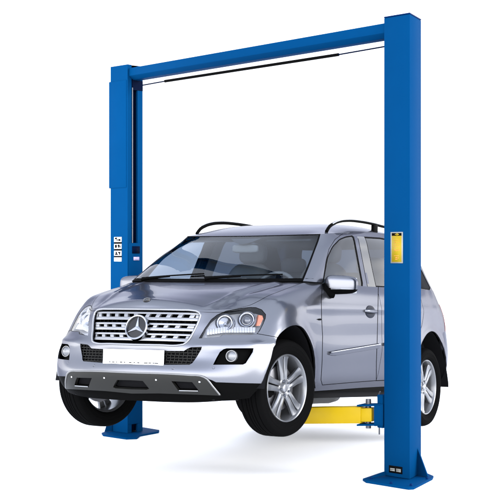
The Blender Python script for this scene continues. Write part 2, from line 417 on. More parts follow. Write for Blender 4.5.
RDOOR = [(-1.695,1.5),(-1.705,.85),(-1.70,.42),(-2.35,.43),(-2.40,.58),(-2.50,.78),(-2.66,.93),(-2.74,1.05),(-2.76,1.5)]
cut(SA, offset(RDOOR, .0035), 'side', cond=lambda c: c.y > .6); cut(SA, offset(RDOOR, -.0035), 'side', cond=lambda c: c.y > .6)
FL1 = [(p[0], p[1]-.3) for p in FENDER_LINE]; FL2 = [(p[0], p[1]+.3) for p in FENDER_LINE]
cut(SA, FL1, 'cam', closed=False, cond=front); cut(SA, FL2, 'cam', closed=False, cond=front)
# tailgate and tail lamp outlines
TAIL = [(-3.36,.90),(-3.40,1.06),(-3.33,1.16),(-3.9,1.16),(-3.9,.90)]
cut(SA, TAIL, 'side', cond=lambda c: c.x < -3.2)
G = {k: [] for k in 'arch grille lamp lampgap fog mesh skid chin door rdoor gap bumper fender quarter tail hidden'.split()}
BUMPPOLY = FENDER_LINE[:]
for f in SA.bm.faces:
    c = f.calc_center_median(); u = proj(np.array(c)); s = (c.x, c.z); fr = c.x > -.2
    def i(p): return inside(u, p)
    vis = SA.normal(c).dot(Vector(CAM)-c) > 0
    if c.y > .6 and (inside(s, ARCH_F) or inside(s, ARCH_R)): G['arch'].append(f)
    elif fr and vis and i(GRILLE): G['grille'].append(f)
    elif fr and vis and i(HLAMP): G['lamp'].append(f)
    elif fr and vis and i(offset(HLAMP, .5)): G['lampgap'].append(f)
    elif fr and vis and i(FOG): G['fog'].append(f)
    elif fr and vis and i(MESHG): G['mesh'].append(f)
    elif fr and vis and i(SKID): G['skid'].append(f)
    elif fr and vis and i(CHIN): G['chin'].append(f)
    elif c.y > .6 and i(offset(DOOR, -DG)) and c.x > -1.9: G['door'].append(f)
    elif c.y > .6 and i(offset(DOOR, DG)) and c.x > -1.9: G['gap'].append(f)
    elif c.y > .6 and inside(s, offset(RDOOR, -.0035)): G['rdoor'].append(f)
    elif c.y > .6 and inside(s, offset(RDOOR, .0035)): G['gap'].append(f)
    elif c.x < -3.2 and inside(s, TAIL) and c.y > .42: G['tail'].append(f)
    elif c.x > .2 or (c.x > -.2 and c.z < .7):
        x = u[0]; yl = np.interp(x, [200, 256.6, 266, 279], [200, 333.6, 335.2, 337.6])
        if x > 256.6 and vis and abs(u[1]-yl) < .3 and c.z < .8: G['gap'].append(f)
        elif vis and x > 256 and u[1] < yl: G['fender'].append(f)
        elif c.z > .9 and c.x < .3: G['fender'].append(f)
        else: G['bumper'].append(f)
    elif c.x > -.8: G['fender'].append(f)
    elif c.x < -3.15 and c.z < .80: G['quarter'].append(f)
    else: G['quarter'].append(f)

bump_o = panel(SA, G['bumper'], 'front_bumper', 'paint', car, both=True)[0]
panel(SA, G['fender'], 'front_fender', 'paint', car, mirror=True)
panel(SA, G['quarter'], 'rear_body', 'paint', car, both=True)
fdoors = panel(SA, G['door'], 'front_door', 'paint', car, mirror=True)
rdoors = panel(SA, G['rdoor'], 'rear_door', 'paint', car, mirror=True)
panel(SA, G['gap']+G['lampgap'], 'panel_gap_seal', 'seal', car, both=True, push=-.012, rim=False)
panel(SA, G['chin'], 'lower_bumper_lip', 'black', car, both=True, push=-.006)
tails = panel(SA, G['tail'], 'tail_light', 'red', car, mirror=True, push=.004)

# ---- hood: Coons patch between lip, shut line, cowl and centre line
def edge(G0, n): t = np.concatenate([[0], np.cumsum(np.linalg.norm(np.diff(G0, axis=0), axis=1))]); return cubic(t, G0, np.linspace(0, t[-1], n))
top = GA[-1]; i2, i10 = 2*NU, 10*NU
NH, NW = 60, 40
front_e = edge(top[:i2+1], NW); side_e = edge(top[i2:i10+1], NH)
cen = edge(np.array([(.695,0,.933),(.685,0,.962),(.655,0,.988),(.58,0,1.012),(.42,0,1.052),(.2,0,1.102),(-.03,0,1.15),(-.16,0,1.174)]), NH)
cowl_pts = np.array([(-.16,0,1.174),(-.175,.25,1.176),(-.225,.5,1.181),(-.31,.68,1.186),tuple(top[i10])])
rear_e = edge(cowl_pts, NW)
u = np.linspace(0, 1, NH)[:, None, None]; v = np.linspace(0, 1, NW)[None, :, None]
vz = v**1.7
def coons(v):
    return ((1-u)*front_e[None]+u*rear_e[None]) + ((1-v)*cen[:, None]+v*side_e[:, None]) - ((1-u)*((1-v)*cen[0]+v*front_e[-1])+u*((1-v)*cen[-1]+v*rear_e[-1]))
H = coons(v); H2 = coons(vz); H[..., 2] = H2[..., 2]
# raised power-dome creases running from the grille corners to the cowl
yc = .47+.14*np.clip((.64-H[..., 0])/.9, 0, 1)
fade = np.clip(u[..., 0]*4, 0, 1)*np.clip((1-u[..., 0])*6, .35, 1)
dd = H[..., 1]-yc
H[..., 2] += fade*(.013*np.exp(-(dd/.022)**2) - .011*np.exp(-((dd-.055)/.036)**2))
H[:, -1] = side_e
# shrink slightly for the shut-line gap
H[:, -1] = H[:, -2]+(H[:, -1]-H[:, -2])*.72
SH = Surf(H)
if SH.normal(Vector((.2, .1, 1.1))).z < 0: SH = Surf(H, flip=True)
hood = panel(SH, list(SH.bm.faces), 'hood', 'paint', car, both=True, depth=.02)[0]
sb = NB(); vs = None
for p in side_e:
    q = [sb.verts.new((p[0], p[1]+dy, p[2]-.016)) for dy in (-.03, .02)]
    if vs: sb.faces.new((vs[0], vs[1], q[1], q[0]))
    vs = q
hs = build('hood_gap_seal', sb, 'seal', car); mirrored(hs)

# ---- greenhouse ring: belt .. window top .. roof edge (five rows, 15 stations)
K = [
 [(-.20,0,1.182),(-.42,0,1.32),(-.66,0,1.465),(-.85,0,1.575),(-.93,0,1.62)],
 [(-.235,.40,1.186),(-.447,.385,1.322),(-.68,.365,1.466),(-.87,.345,1.577),(-.95,.335,1.624)],
 [(-.32,.66,1.193),(-.52,.63,1.327),(-.745,.59,1.468),(-.92,.545,1.58),(-.985,.525,1.63)],
 [(-.389,.797,1.2),(-.575,.757,1.327),(-.79,.703,1.468),(-.965,.66,1.585),(-1.03,.642,1.636)],
 [(-.47,.842,1.20),(-.66,.808,1.34),(-.86,.757,1.48),(-1.05,.705,1.59),(-1.14,.664,1.651)],
 [(-.65,.858,1.203),(-.80,.818,1.35),(-.98,.77,1.50),(-1.18,.72,1.612),(-1.29,.664,1.668)],
 [(-.95,.865,1.208),(-1.05,.822,1.36),(-1.2,.772,1.515),(-1.4,.718,1.648),(-1.48,.664,1.69)],
 [(-1.5,.866,1.225),(-1.53,.82,1.37),(-1.6,.77,1.53),(-1.7,.715,1.675),(-1.75,.662,1.722)],
 [(-2.1,.862,1.25),(-2.12,.815,1.40),(-2.15,.765,1.56),(-2.2,.705,1.70),(-2.2,.655,1.757)],
 [(-2.6,.855,1.268),(-2.6,.808,1.41),(-2.6,.755,1.57),(-2.6,.695,1.71),(-2.6,.645,1.77)],
 [(-3.05,.84,1.285),(-3.02,.79,1.42),(-2.98,.735,1.57),(-2.93,.675,1.70),(-2.92,.63,1.76)],
 [(-3.33,.80,1.29),(-3.27,.75,1.42),(-3.19,.70,1.57),(-3.11,.645,1.69),(-3.07,.60,1.745)],
 [(-3.50,.70,1.29),(-3.42,.66,1.42),(-3.32,.62,1.57),(-3.22,.575,1.685),(-3.16,.53,1.735)],
 [(-3.58,.42,1.29),(-3.49,.40,1.42),(-3.38,.38,1.57),(-3.27,.36,1.685),(-3.21,.35,1.735)],
 [(-3.615,0,1.29),(-3.52,0,1.42),(-3.41,0,1.57),(-3.29,0,1.69),(-3.23,0,1.74)],
]
GB = refine(np.swapaxes(np.array(K), 0, 1), NU, NV, True, True)
SB = Surf(GB)
if SB.normal(Vector((-1.5, .8, 1.4))).y < 0: SB = Surf(GB, flip=True)
WIN_F = roundpoly([(321.8,292.3),(324.2,279),(328,257.5),(333,247),(340,239.8),(346,237.3),(353.2,236.2),(358,262),(362.8,288.2),(345,290.2)], .2, 2)
WIN_R = [(-1.735,1.245),(-1.765,1.45),(-1.80,1.672),(-2.2,1.70),(-2.55,1.705),(-2.62,1.60),(-2.68,1.285)]
WIN_Q = [(-2.80,1.295),(-2.76,1.5),(-2.72,1.69),(-2.86,1.675),(-3.0,1.58),(-3.12,1.46),(-3.2,1.32),(-3.15,1.30)]
side = lambda c: c.y > .6 and c.x < -.5
cut(SB, WIN_F, 'cam', cond=side); cut(SB, offset(WIN_F, 1.1), 'cam', cond=side)
for W in (WIN_R, WIN_Q):
    cut(SB, W, 'side', cond=side); cut(SB, offset(W, .012), 'side', cond=side)
BP = [(-1.56,1.215),(-1.60,1.45),(-1.62,1.66),(-1.84,1.69),(-1.78,1.45),(-1.745,1.22)]
# door frame upper shut line
FR = [(321.4,293),(323.2,279),(326,261),(329,249),(335,239.5),(343,233.4),(356,232.6),(358.5,240),(363,263),(367.5,287),(378,286),(378,293)]
cut(SB, offset(FR, .25), 'cam', cond=side); cut(SB, offset(FR, -.25), 'cam', cond=side)
B = {k: [] for k in 'wind frit winf trim winr winq bpil roofside gap frame rear dash'.split()}
W3, CR = 3*NU, 11*NU+NU
nrow = GB.shape[0]-1
for f in SB.bm.faces:
    c = f.calc_center_median(); col = f[SB.lay]; row = f[SB.layr]; s = (c.x, c.z); u2 = proj(np.array(c))
    if col < W3:
        B['frit' if (row >= nrow-1 or col >= W3-1 or row < 1) else 'wind'].append(f)
    elif side(c) and inside(u2, WIN_F) and c.x > -1.9: B['winf'].append(f)
    elif side(c) and inside(s, WIN_R): B['winr'].append(f)
    elif side(c) and inside(s, WIN_Q): B['winq'].append(f)
    elif side(c) and ((inside(u2, offset(WIN_F, 1.1)) and c.x > -1.9) or inside(s, offset(WIN_R, .012)) or inside(s, offset(WIN_Q, .012))): B['trim'].append(f)
    elif side(c) and inside(s, BP): B['bpil'].append(f)
    elif side(c) and c.x > -1.62 and inside(u2, offset(FR, -.25)): B['frame'].append(f)
    elif side(c) and c.x > -1.62 and inside(u2, offset(FR, .25)): B['gap'].append(f)
    elif col >= CR and 2 <= row < nrow-4: B['rear'].append(f)
    else: B['roofside'].append(f)
wsO = panel(SB, B['wind'], 'windshield', 'glass', car, both=True, rim=False)[0]
panel(SB, B['frit'], 'windshield_surround', 'black', car, both=True, depth=.02, push=.001)
for k, nm, mt in (('winf', 'front_window', 'tglass'), ('winr', 'rear_window', 'pglass')):
    pr = fdoors if k == 'winf' else rdoors
    o = panel(SB, B[k], nm, mt, pr[0], mirror=True, rim=False, push=-.003); o[1].parent = pr[1]
panel(SB, B['winq'], 'quarter_window', 'qglass', car, mirror=True, rim=False, push=-.003)
panel(SB, B['trim'], 'window_trim', 'black', car, mirror=True)
panel(SB, B['bpil'], 'centre_pillar', 'gloss', car, mirror=True)
o = panel(SB, B['frame'], 'window_frame', 'paint', fdoors[0], mirror=True); o[1].parent = fdoors[1]
for o in panel(SB, B['gap'], 'window_gap_seal', 'seal', car, both=True, push=-.01, rim=False): split(o)
panel(SB, B['rear'], 'tailgate_window', 'pglass', car, both=True, rim=False)
panel(SB, B['roofside'], 'pillar_frame', 'paint', car, both=True)

# ---- roof
te = GB[-1]; j3 = 3*NU; j12 = 12*NU
NR, NQ = 50, 24
fe = edge(te[:j3+1], NQ); se = edge(te[j3:j12+1], NR); re = edge(te[j12:][::-1], NQ)
ce = edge(np.array([(-.93,0,1.62),(-1.02,0,1.655),(-1.2,0,1.708),(-1.45,0,1.760),(-1.8,0,1.803),(-2.2,0,1.824),(-2.6,0,1.818),(-3.0,0,1.782),(-3.23,0,1.74)]), NR)
u = np.linspace(0, 1, NR)[:, None, None]; v = np.linspace(0, 1, NQ)[None, :, None]
cen_, side_, front_e2, rear_e2 = ce, se, fe, re
def coons2(v): return ((1-u)*fe[None]+u*re[None])+((1-v)*ce[:, None]+v*se[:, None])-((1-u)*((1-v)*ce[0]+v*fe[-1])+u*((1-v)*ce[-1]+v*re[-1]))
Q = coons2(v); Q[..., 2] = coons2(v**5.5)[..., 2]
SR = Surf(Q)
if SR.normal(Vector((-2, .1, 1.8))).z < 0: SR = Surf(Q, flip=True)
panel(SR, list(SR.bm.faces), 'roof', 'paint', car, both=True)
# ------------------------------------------------------------------ front details
def sx(y, z):                                   # fascia surface X at (y, z)
    h = SA.bvh.ray_cast(Vector((3, abs(y)+1e-4, z)), Vector((-1, 0, 0)))
    return h[0].x if h[0] else .7
def outline(poly, minx=137.6):
    out = []
    for p in poly:
        if p[0] < minx: continue
        h = SA.hit(p)
        if h: out.append(h)
    return out
def wall(S, faces, name, m, depth, parent, mirror=True, both=False):   # recess walls + floor
    return panel(S, faces, name, m, parent, mirror=mirror, both=both, push=-depth, depth=-depth, rim=True)

# grille
wall(SA, G['grille'], 'grille_backing', 'black', .055, car, both=True)
gz = lambda py, px=165: SA.hit((px, py)).z
gpts = [h for h in outline(GRILLE)]
gedge_z = np.array([p.z for p in gpts]); gedge_y = np.array([p.y for p in gpts])
def gy(z):                                       # half width of the opening at height z
    pts = sorted([(p.z, p.y) for p in outline([(200.4,315),(199.6,318.5),(196.5,325),(193.5,332),(190.5,337),(187.5,341.3),(184,344.2)])])
    return float(np.interp(z, [a for a, b in pts], [b for a, b in pts]))
def slab(bm, y0, y1, z0, z1, front_off, depth, n=24, slant=0.0):
    prev = None
    for k in range(n+1):
        t = k/n; row = []
        for (zz, back) in ((z0, 0), (z1, 0), (z1, 1), (z0, 1)):
            yy = y0+(y1-y0)*t + slant*(zz-z0)
            x = sx(min(abs(yy), .5), zz)-front_off-depth*back
            row.append(bm.verts.new((x, yy, zz)))
        if prev:
            for a in range(4): bm.faces.new((prev[a], prev[(a+1) % 4], row[(a+1) % 4], row[a]))
        else: bm.faces.new(row[::-1])
        prev = row
    bm.faces.new(prev)
grille = empty('grille', (0, 0, 0), parent=car)
for (a, b, c, d) in ((311.9, 314.0, 317.2, 320.3), (323.0, 325.0, 327.6, 330.7), (333.4, 335.4, 338.0, 341.2)):
    z1, z2, z3, z4 = gz(a), gz(b), gz(c), gz(d); bm = NB()
    w = min(gy(z1), gy(z4))-.006; w1 = gy((z1+z2)/2)-.012; w2 = gy((z3+z4)/2)-.012
    slab(bm, -w1, w1, z2, z1, .012, .03, 48); slab(bm, -w2, w2, z4, z3, .012, .03, 48)
    yk = .0475
    ks = []
    while yk < w-.02: ks += [yk, -yk]; yk += .088
    for y in ks:
        sl = .35 if y > 0 else -.35
        slab(bm, y-.017, y+.017, z3, z2, .0125, .03, 3, slant=sl)
    for sgn in (1, -1):
        slab(bm, sgn*(w2-.02), sgn*w2, z3, z2, .0125, .03, 3, slant=sgn*(w1-w2)/max(z1-z4, .01))
    build('grille_slat', bm, 'satin', grille, smooth=30, bevel=.003)
bm = NB()
rim = gpts
loop = [Vector((p.x+.002, p.y, p.z)) for p in rim]
full = loop+[Vector((p.x, -p.y, p.z)) for p in loop[::-1]]
sp = smoothpath([tuple(p) for p in full]+[tuple(full[0])], 4)
tube(bm, [tuple(p) for p in sp], .0075, 10, cap=False)
build('grille_frame', bm, 'satin', grille, smooth=60)
# small mounting tabs seen in the dark gaps
bm = NB()
for z in (gz(321.6), gz(332.0)):
    for k in range(7):
        for s in (1, -1):
            y = s*(.13+k*.045)
            if abs(y) < gy(z)-.03: box(bm, (sx(abs(y), z)-.04, y, z), (.02, .012, .03))
split(build('grille_bracket', bm, 'black', grille))

def star(bm, R, t, w):                           # three-point tapered star in the YZ plane
    for k in range(3):
        a = math.pi/2+k*2*math.pi/3
        d = Vector((0, math.cos(a), math.sin(a))); n = Vector((0, -math.sin(a), math.cos(a)))
        c = bm.verts.new((t, 0, 0)); tip = bm.verts.new(d*R+Vector((t*.2, 0, 0)))
        l = bm.verts.new(-n*w*.5+d*w*.29+Vector((t*.1, 0, 0))); r = bm.verts.new(n*w*.5+d*w*.29+Vector((t*.1, 0, 0)))
        bm.faces.new((c, l, tip)); bm.faces.new((c, tip, r))
    return bm
be = empty('grille_emblem', (sx(0, .782)+.012, 0, .782), (0, math.radians(-16), 0), parent=car)
bm = NB(); lathe(bm, [(.080, -.02), (.080, .004), (.084, .012), (.090, .014), (.096, .008), (.098, -.02)], 64, 'X'); build('emblem_ring', bm, 'chrome', be, smooth=40)
bm = NB(); lathe(bm, [(.0005, -.002), (.05, -.003), (.081, -.004), (.081, -.02)], 48, 'X'); build('emblem_disc', bm, 'gloss', be)
bm = NB(); star(bm, .083, .016, .030); build('emblem_star', bm, 'chrome', be, smooth=10)
# hood badge
hp = SH.bvh.find_nearest(Vector((.655, .0, 1.0)))[0]; hn = SH.normal(hp)
bm = NB(); lathe(bm, [(.0005, .006), (.014, .006), (.016, .009), (.027, .008), (.030, .0)], 32, 'Z')
hb = build('hood_badge', bm, 'gloss', car, smooth=30); hb.location = (hp.x, 0, hp.z); hb.rotation_euler = (0, math.atan2(hn.x, hn.z), 0)

# number plate with the cut-off remnants of its characters along the lower edge
pz0, pz1 = .507, .617
bm = NB(); box(bm, (.812, 0, (pz0+pz1)/2), (.012, .524, pz1-pz0)); plate = build('licence_plate', bm, 'white', car, bevel=.002)
bm = NB()
for y, w in ((-.20,.012),(-.17,.02),(-.14,.008),(-.10,.02),(-.07,.012),(-.02,.02),(.015,.01),(.05,.018),(.115,.03),(.15,.022),(.18,.012),(.205,.03)):
    box(bm, (.8195, y, pz0+.014), (.003, w, .006))
split(build('plate_lettering', bm, 'ink', plate))

# honeycomb inserts
def honeycomb(poly_yz, cell, r, off, name, parent, m='black'):
    bm = NB(); ys = [p[0] for p in poly_yz]; zs = [p[1] for p in poly_yz]
    seen = set(); h = cell*math.sqrt(3)/2
    j = 0; z = min(zs)
    while z < max(zs)+cell:
        y = min(ys)-cell+(cell*.866*.5*2 if j % 2 else 0)*1.0
        while y < max(ys)+cell:
            C = [(y+cell*.5*math.cos(math.pi/6+k*math.pi/3)*1.1, z+cell*.5*math.sin(math.pi/6+k*math.pi/3)*.8) for k in range(6)]
            for k in range(6):
                a, b = C[k], C[(k+1) % 6]; mid = ((a[0]+b[0])/2, (a[1]+b[1])/2); key = (round(mid[0], 3), round(mid[1], 3))
                if key in seen or not inside(mid, poly_yz): continue
                seen.add(key)
                tube(bm, [(sx(a[0], a[1])-off, a[0], a[1]), (sx(b[0], b[1])-off, b[0], b[1])], r, 4, cap=False)
            y += cell*.866*1.1
        z += cell*.6; j += 1
        if j % 2: pass
    return build(name, bm, m, parent, smooth=None)
wall(SA, G['mesh'], 'lower_intake', 'seal', .05, car, both=True)
mp = [(h.y, h.z) for h in outline([(164.5,351),(184,350.9),(187.5,348.6),(191,347.2),(201.9,346.7),(201.2,349.5),(196.5,357.5),(192.5,363),(189.5,364.8),(164.5,364.8)])]
hc_o = honeycomb(mp, .034, .0028, .010, 'intake_mesh', car, 'skid'); mirrored(hc_o)
fogs = wall(SA, G['fog'], 'fog_lamp_recess', 'black', .045, car)
fp = [(h.y, h.z) for h in outline([(222,349.8),(228,349),(230,364),(214,364.2),(217.5,358)])]
def frame_at(px, S, off):                        # point under the surface and a forward-ish normal
    h = S.hit(px); n = S.normal(h); return h-n*off, n
def place_axis(o, p, n):                         # local +X -> n
    o.location = p; o.rotation_euler = Vector(n).to_track_quat('X', 'Z').to_euler()
def lamp_set(px, S, off, R, parent_pair, kinds, tilt=.6):
    for k, par in enumerate(parent_pair):
        p, n = frame_at(px, S, off); d = (Vector((1, .0, 0))*tilt+n*(1-tilt)).normalized()
        if k: p = Vector((p.x, -p.y, p.z)); d = Vector((d.x, -d.y, d.z))
        for nm, prof, mt in kinds:
            bm = NB(); lathe(bm, [(r*R, a*R) for r, a in prof], 40, 'X'); o = build(nm, bm, mt, par, smooth=40); place_axis(o, p, d)
lamp_set((231.6, 355.3), SA, .020, .042, fogs, [('fog_lamp', [(.0005, .25), (.3, .23), (.6, .15), (.86, 0), (.9, .12), (1.0, .12), (1.04, 0), (1.04, -.4)], 'alloy')], .75)

# headlights
hl = panel(SA, G['lamp'], 'headlight', 'lampw', car, mirror=True, push=-.06, depth=-.055)
o = panel(SA, G['lamp'], 'headlight_lens', 'lens', hl[0], mirror=True, rim=False, push=-.002); o[1].parent = hl[1]
ringk = [('lamp_shroud', [(1.02, -.2), (1.10, .06), (1.24, .02), (1.30, -.4)], 'dglass'), ('lamp_ring', [(.74, -.5), (.80, .12), (.88, .22), (1.0, .24), (1.06, .1), (1.06, -.6)], 'lamp')]
lamp_set((225.8, 321.0), SA, .032, .058, hl, ringk+[('lamp_bowl', [(.0005, -.25), (.12, -.25), (.13, -.1), (.16, -.25), (.5, -.1), (.76, .12)], 'lamp')], .55)
lamp_set((247.6, 317.6), SA, .030, .056, hl, ringk+[('projector', [(.0005, .28), (.2, .26), (.4, .17), (.55, 0), (.58, .05), (.70, .02), (.76, -.2)], 'dglass')], .55)
for k, par in enumerate(hl):                      # amber side reflector and the ribbed lower strip
    sg = -1 if k else 1
    bm = NB(); P = []
    for q in ((257.2,325.2),(259.2,314.0),(262.8,314.6),(263.8,317.6),(260.6,325.0)):
        h = SA.hit(q); n = SA.normal(h); h = h-n*.012; P.append((h.x, sg*h.y, h.z))
    prism(bm, P, (-.012, -.02*sg, 0)); build('side_reflector', bm, 'amber', par, bevel=.002)
    bm = NB()
    for x in np.linspace(206, 252, 18):
        yb = np.interp(x, [203, 222, 256], [335.3, 332.6, 332.4]); yt = np.interp(x, [203, 222, 256], [329.5, 326.8, 327.2])
        a = SA.hit((x, yb)); b = SA.hit((x, yt)); c = SA.hit((x+2.35, yt)); d = SA.hit((x+2.35, yb))
        if not (a and b and c and d): continue
        prism(bm, [(q.x-.028, sg*(q.y-.010), q.z) for q in (a, b, c, d)], (-.015, 0, 0))
    build('indicator_strip', bm, 'lampw', par, bevel=.002)
# headlight washer covers, parking sensors, tow cover
for px, R_ in (((87.5, 367.2), .0), ((172.8, 368.3), .011), ((213.5, 367.8), .011)):
    if R_ == 0: continue
    p, n = frame_at(px, SA, -.0015)
    for sg in (1, -1):
        bm = NB(); lathe(bm, [(.0005, .001), (R_*.8, .001), (R_, -.003)], 20, 'X'); o = build('parking_sensor', bm, 'paint', car)
        place_axis(o, (p.x, sg*p.y, p.z), (n.x, sg*n.y, n.z))

# skid plate with three openings and bolts
OPEN = [[(120,379.2),(143.6,380.6),(150,388.2),(147.6,389),(120,388.4)], [(172,380.8),(192.6,381.8),(199.6,390.6),(179,390.2)]]
for P in OPEN: cut(SA, P, 'cam', cond=front)
sk = [f for f in SA.bm.faces if f.calc_center_median().x > .2]
plates, holes = [], []
for f in sk:
    c = f.calc_center_median(); u = proj(np.array(c))
    if SA.normal(c).dot(Vector(CAM)-c) <= 0 or not inside(u, SKID): continue
    (holes if any(inside(u, P) for P in OPEN) else plates).append(f)
skid = panel(SA, plates, 'skid_plate', 'skid', car, both=True, push=.012, depth=.03)[0]
for o in panel(SA, holes, 'skid_plate_opening', 'seal', skid, both=True, push=-.03, rim=False): split(o)
bm = NB()
for px in ((157, 379.6), (200, 381.6)):
    p, n = frame_at(px, SA, -.012)
    for sg in (1, -1):
        c = bm.verts[:] ; lathe(bm, [(.0005, .006), (.006, .006), (.009, .001), (.009, -.004)], 14, 'X', c=(p.x, sg*p.y, p.z))
split(build('skid_bolt', bm, 'chrome', skid))
pts = [SA.hit(p) for p in [(138.5,372.9),(160,373.5),(190,375.2),(203,376.4),(206.5,378),(213.8,386.4),(220.6,394.6)]]
pts = [(p.x+.014, p.y, p.z) for p in pts]; pts = [(x, -y, z) for x, y, z in pts[::-1]]+pts
bm = NB(); tube(bm, [tuple(p) for p in smoothpath(pts, 4)], .007, 8); build('skid_edge', bm, 'skidlip', skid, smooth=60)
for P in OPEN[1:]:
    a, b = SA.hit((180, 390.6)), SA.hit((199, 391.0))
    bm = NB()
    for sg in (1, -1): tube(bm, [(a.x+.013, sg*a.y, a.z), (b.x+.013, sg*b.y, b.z)], .004, 8)
    split(build('opening_lip', bm, 'chrome', skid, smooth=60))

# door moulding, handles, fender badge, door mirror
for sg, dr, rd in ((1, fdoors[0], rdoors[0]), (-1, fdoors[1], rdoors[1])):
    def strip(x0, x1, nm, par):
        bm = NB(); prev = None
        for x in np.linspace(x0, x1, 16):
            zc = .632+(-.60-x)*.088; hgt = .024*min(1, .35+(x0-x)*6) if x > x0-.12 else .024
            row = []
            for dz, off in ((-hgt, -.004), (-hgt*.8, .012), (hgt*.5, .016), (hgt, -.004)):
                h = SA.bvh.ray_cast(Vector((x, 2, zc+dz)), Vector((0, -1, 0)))[0]
                row.append(bm.verts.new((x, sg*(h.y+off), zc+dz)))
            if prev:
                for a in range(3): bm.faces.new((prev[a], prev[a+1], row[a+1], row[a]))
            else: bm.faces.new(row)
            prev = row
        bm.faces.new(prev[::-1]); build(nm, bm, 'paint', par, smooth=40)
        bm = NB()
        q = []
        for x in np.linspace(x0-.01, x1, 12):
            zc = .632+(-.60-x)*.088; h = SA.bvh.ray_cast(Vector((x, 2, zc+.012)), Vector((0, -1, 0)))[0]; q.append((x, sg*(h.y+.0165), zc+.013))
        tube(bm, q, .0045, 6); build('chrome_strip', bm, 'chrome', par, smooth=60)
    strip(-.60, -1.62, 'door_moulding', dr); strip(-1.72, -2.36, 'door_moulding', rd)
    for x0, par in ((-1.45, dr), (-2.42, rd)):
        z0 = 1.005 if par is dr else 1.06
        h = SA.bvh.ray_cast(Vector((x0, 2, z0)), Vector((0, -1, 0)))[0]
        bm = NB(); lathe(bm, [(.0005, .0045), (.05, .0045), (.080, .004), (.086, .003), (.088, -.006)], 32, 'Y')
        for v in bm.verts: v.co.x *= 1.2; v.co.z *= .62; v.co.y *= sg
        c = build('handle_cup', bm, 'cup', par, smooth=50, loc=(x0, sg*h.y, z0))
        bm = NB(); n = 10; L = .115
        tube(bm, [(L*t, sg*(.032*math.sqrt(max(0, 1-(abs(t))**3))-.004), .004) for t in np.linspace(-1, 1, 13)], [.012+.006*(1-abs(t)) for t in np.linspace(-1, 1, 13)], 12)
        build('door_handle', bm, 'paint', par, smooth=60, loc=(x0, sg*h.y, z0))
    h = SA.bvh.ray_cast(Vector((-.41, 2, .90)), Vector((0, -1, 0)))[0]
    bm = NB(); prism(bm, [(-.375, sg*(h.y+.001), .900), (-.43, sg*(h.y+.001), .908), (-.445, sg*(h.y+.001), .90), (-.43, sg*(h.y+.001), .893)], (0, sg*.008, 0)); build('fender_badge', bm, 'black', car)

def superell(bm, c, s, e=.6, nu=32, nv=16, zmin=None, zmax=None, shape=None):
    f = lambda x: math.copysign(abs(x)**e, x); rows = []
    for j in range(nv+1):
        ph = -math.pi/2+math.pi*j/nv; row = []
        for i in range(nu):
            th = 2*math.pi*i/nu
            p = [f(math.cos(ph))*f(math.cos(th)), f(math.cos(ph))*f(math.sin(th)), f(math.sin(ph))]
            if shape: p = shape(p)
            row.append(Vector((c[0]+s[0]*p[0], c[1]+s[1]*p[1], c[2]+s[2]*p[2])))
        rows.append(row)
    V = [[bm.verts.new(p) for p in r] for r in rows]
    for j in range(nv):
        zc = (rows[j][0].z+rows[j+1][0].z)/2
        for i in range(nu):
            q = (V[j][i], V[j][(i+1) % nu], V[j+1][(i+1) % nu], V[j+1][i])
            zc = sum(v.co.z for v in q)/4
            if zmin is not None and zc < zmin: continue
            if zmax is not None and zc > zmax: continue
            bm.faces.new(q)
    bmesh.ops.remove_doubles(bm, verts=bm.verts[:], dist=1e-5)
    loose = [v for v in bm.verts if not v.link_faces]; bmesh.ops.delete(bm, geom=loose, context='VERTS')
    return bm
for sg in (1, -1):
    mr = empty('door_mirror', (-.72, sg*.985, 1.19), (0, 0, sg*math.radians(10)), parent=car)
    def sh(p):
        x, y, z = p; y *= sg
        k = 1-.18*(y+1)/2                         # narrower outboard
        return [x*(.75 if x < 0 else 1)*(1-.25*max(0, y)), y*sg, z*k]
    bm = superell(NB(), (0, 0, 0), (.085, .135, .083), .55, 40, 20, zmin=-.035, shape=sh); build('mirror_cap', bm, 'paint', mr, smooth=60)
    bm = superell(NB(), (0, 0, 0), (.083, .133, .081), .55, 40, 20, zmax=-.030, shape=sh); build('mirror_base', bm, 'black', mr, smooth=60)
    bm = NB(); box(bm, (-.058, 0, -.002), (.012, .22, .125)); build('mirror_glass', bm, 'chrome', mr, bevel=.005)
    bm = NB(); tube(bm, [(.02, -sg*.06, -.075), (.05, -sg*.10, -.07), (.09, -sg*.145, -.03)], [.035, .04, .05], 14); build('mirror_arm', bm, 'black', mr, smooth=60)
    bm = superell(NB(), (.062, sg*.03, -.035), (.02, .085, .006), .7, 24, 8); build('turn_signal', bm, 'lampw', mr, smooth=60)

# roof rails
rail_px = [(326.5,231.5),(329,227.2),(334,223.4),(340,221.2),(348,220.4),(360,221.4),(372,223.6),(384,226.6)]
rp = [tuple(on_y(p, .632)) for p in rail_px]+[(-2.8,.63,1.855),(-3.0,.62,1.835),(-3.12,.61,1.775)]
rp = [tuple(p) for p in smoothpath(rp, 5)]
for sg in (1, -1):
    bm = NB(); tube(bm, [(x, sg*y, z) for x, y, z in rp], .0145, 12); ro = build('roof_rail', bm, 'black', car, smooth=60)
    bm = NB(); tube(bm, [(x, sg*(y+.008), z+.010) for x, y, z in rp[3:-3]], .007, 8); build('rail_trim', bm, 'satin', ro, smooth=60)
    bm = NB(); box(bm, (-2.22, sg*.632, 1.80), (.10, .03, .09)); build('rail_foot', bm, 'black', ro, bevel=.008)

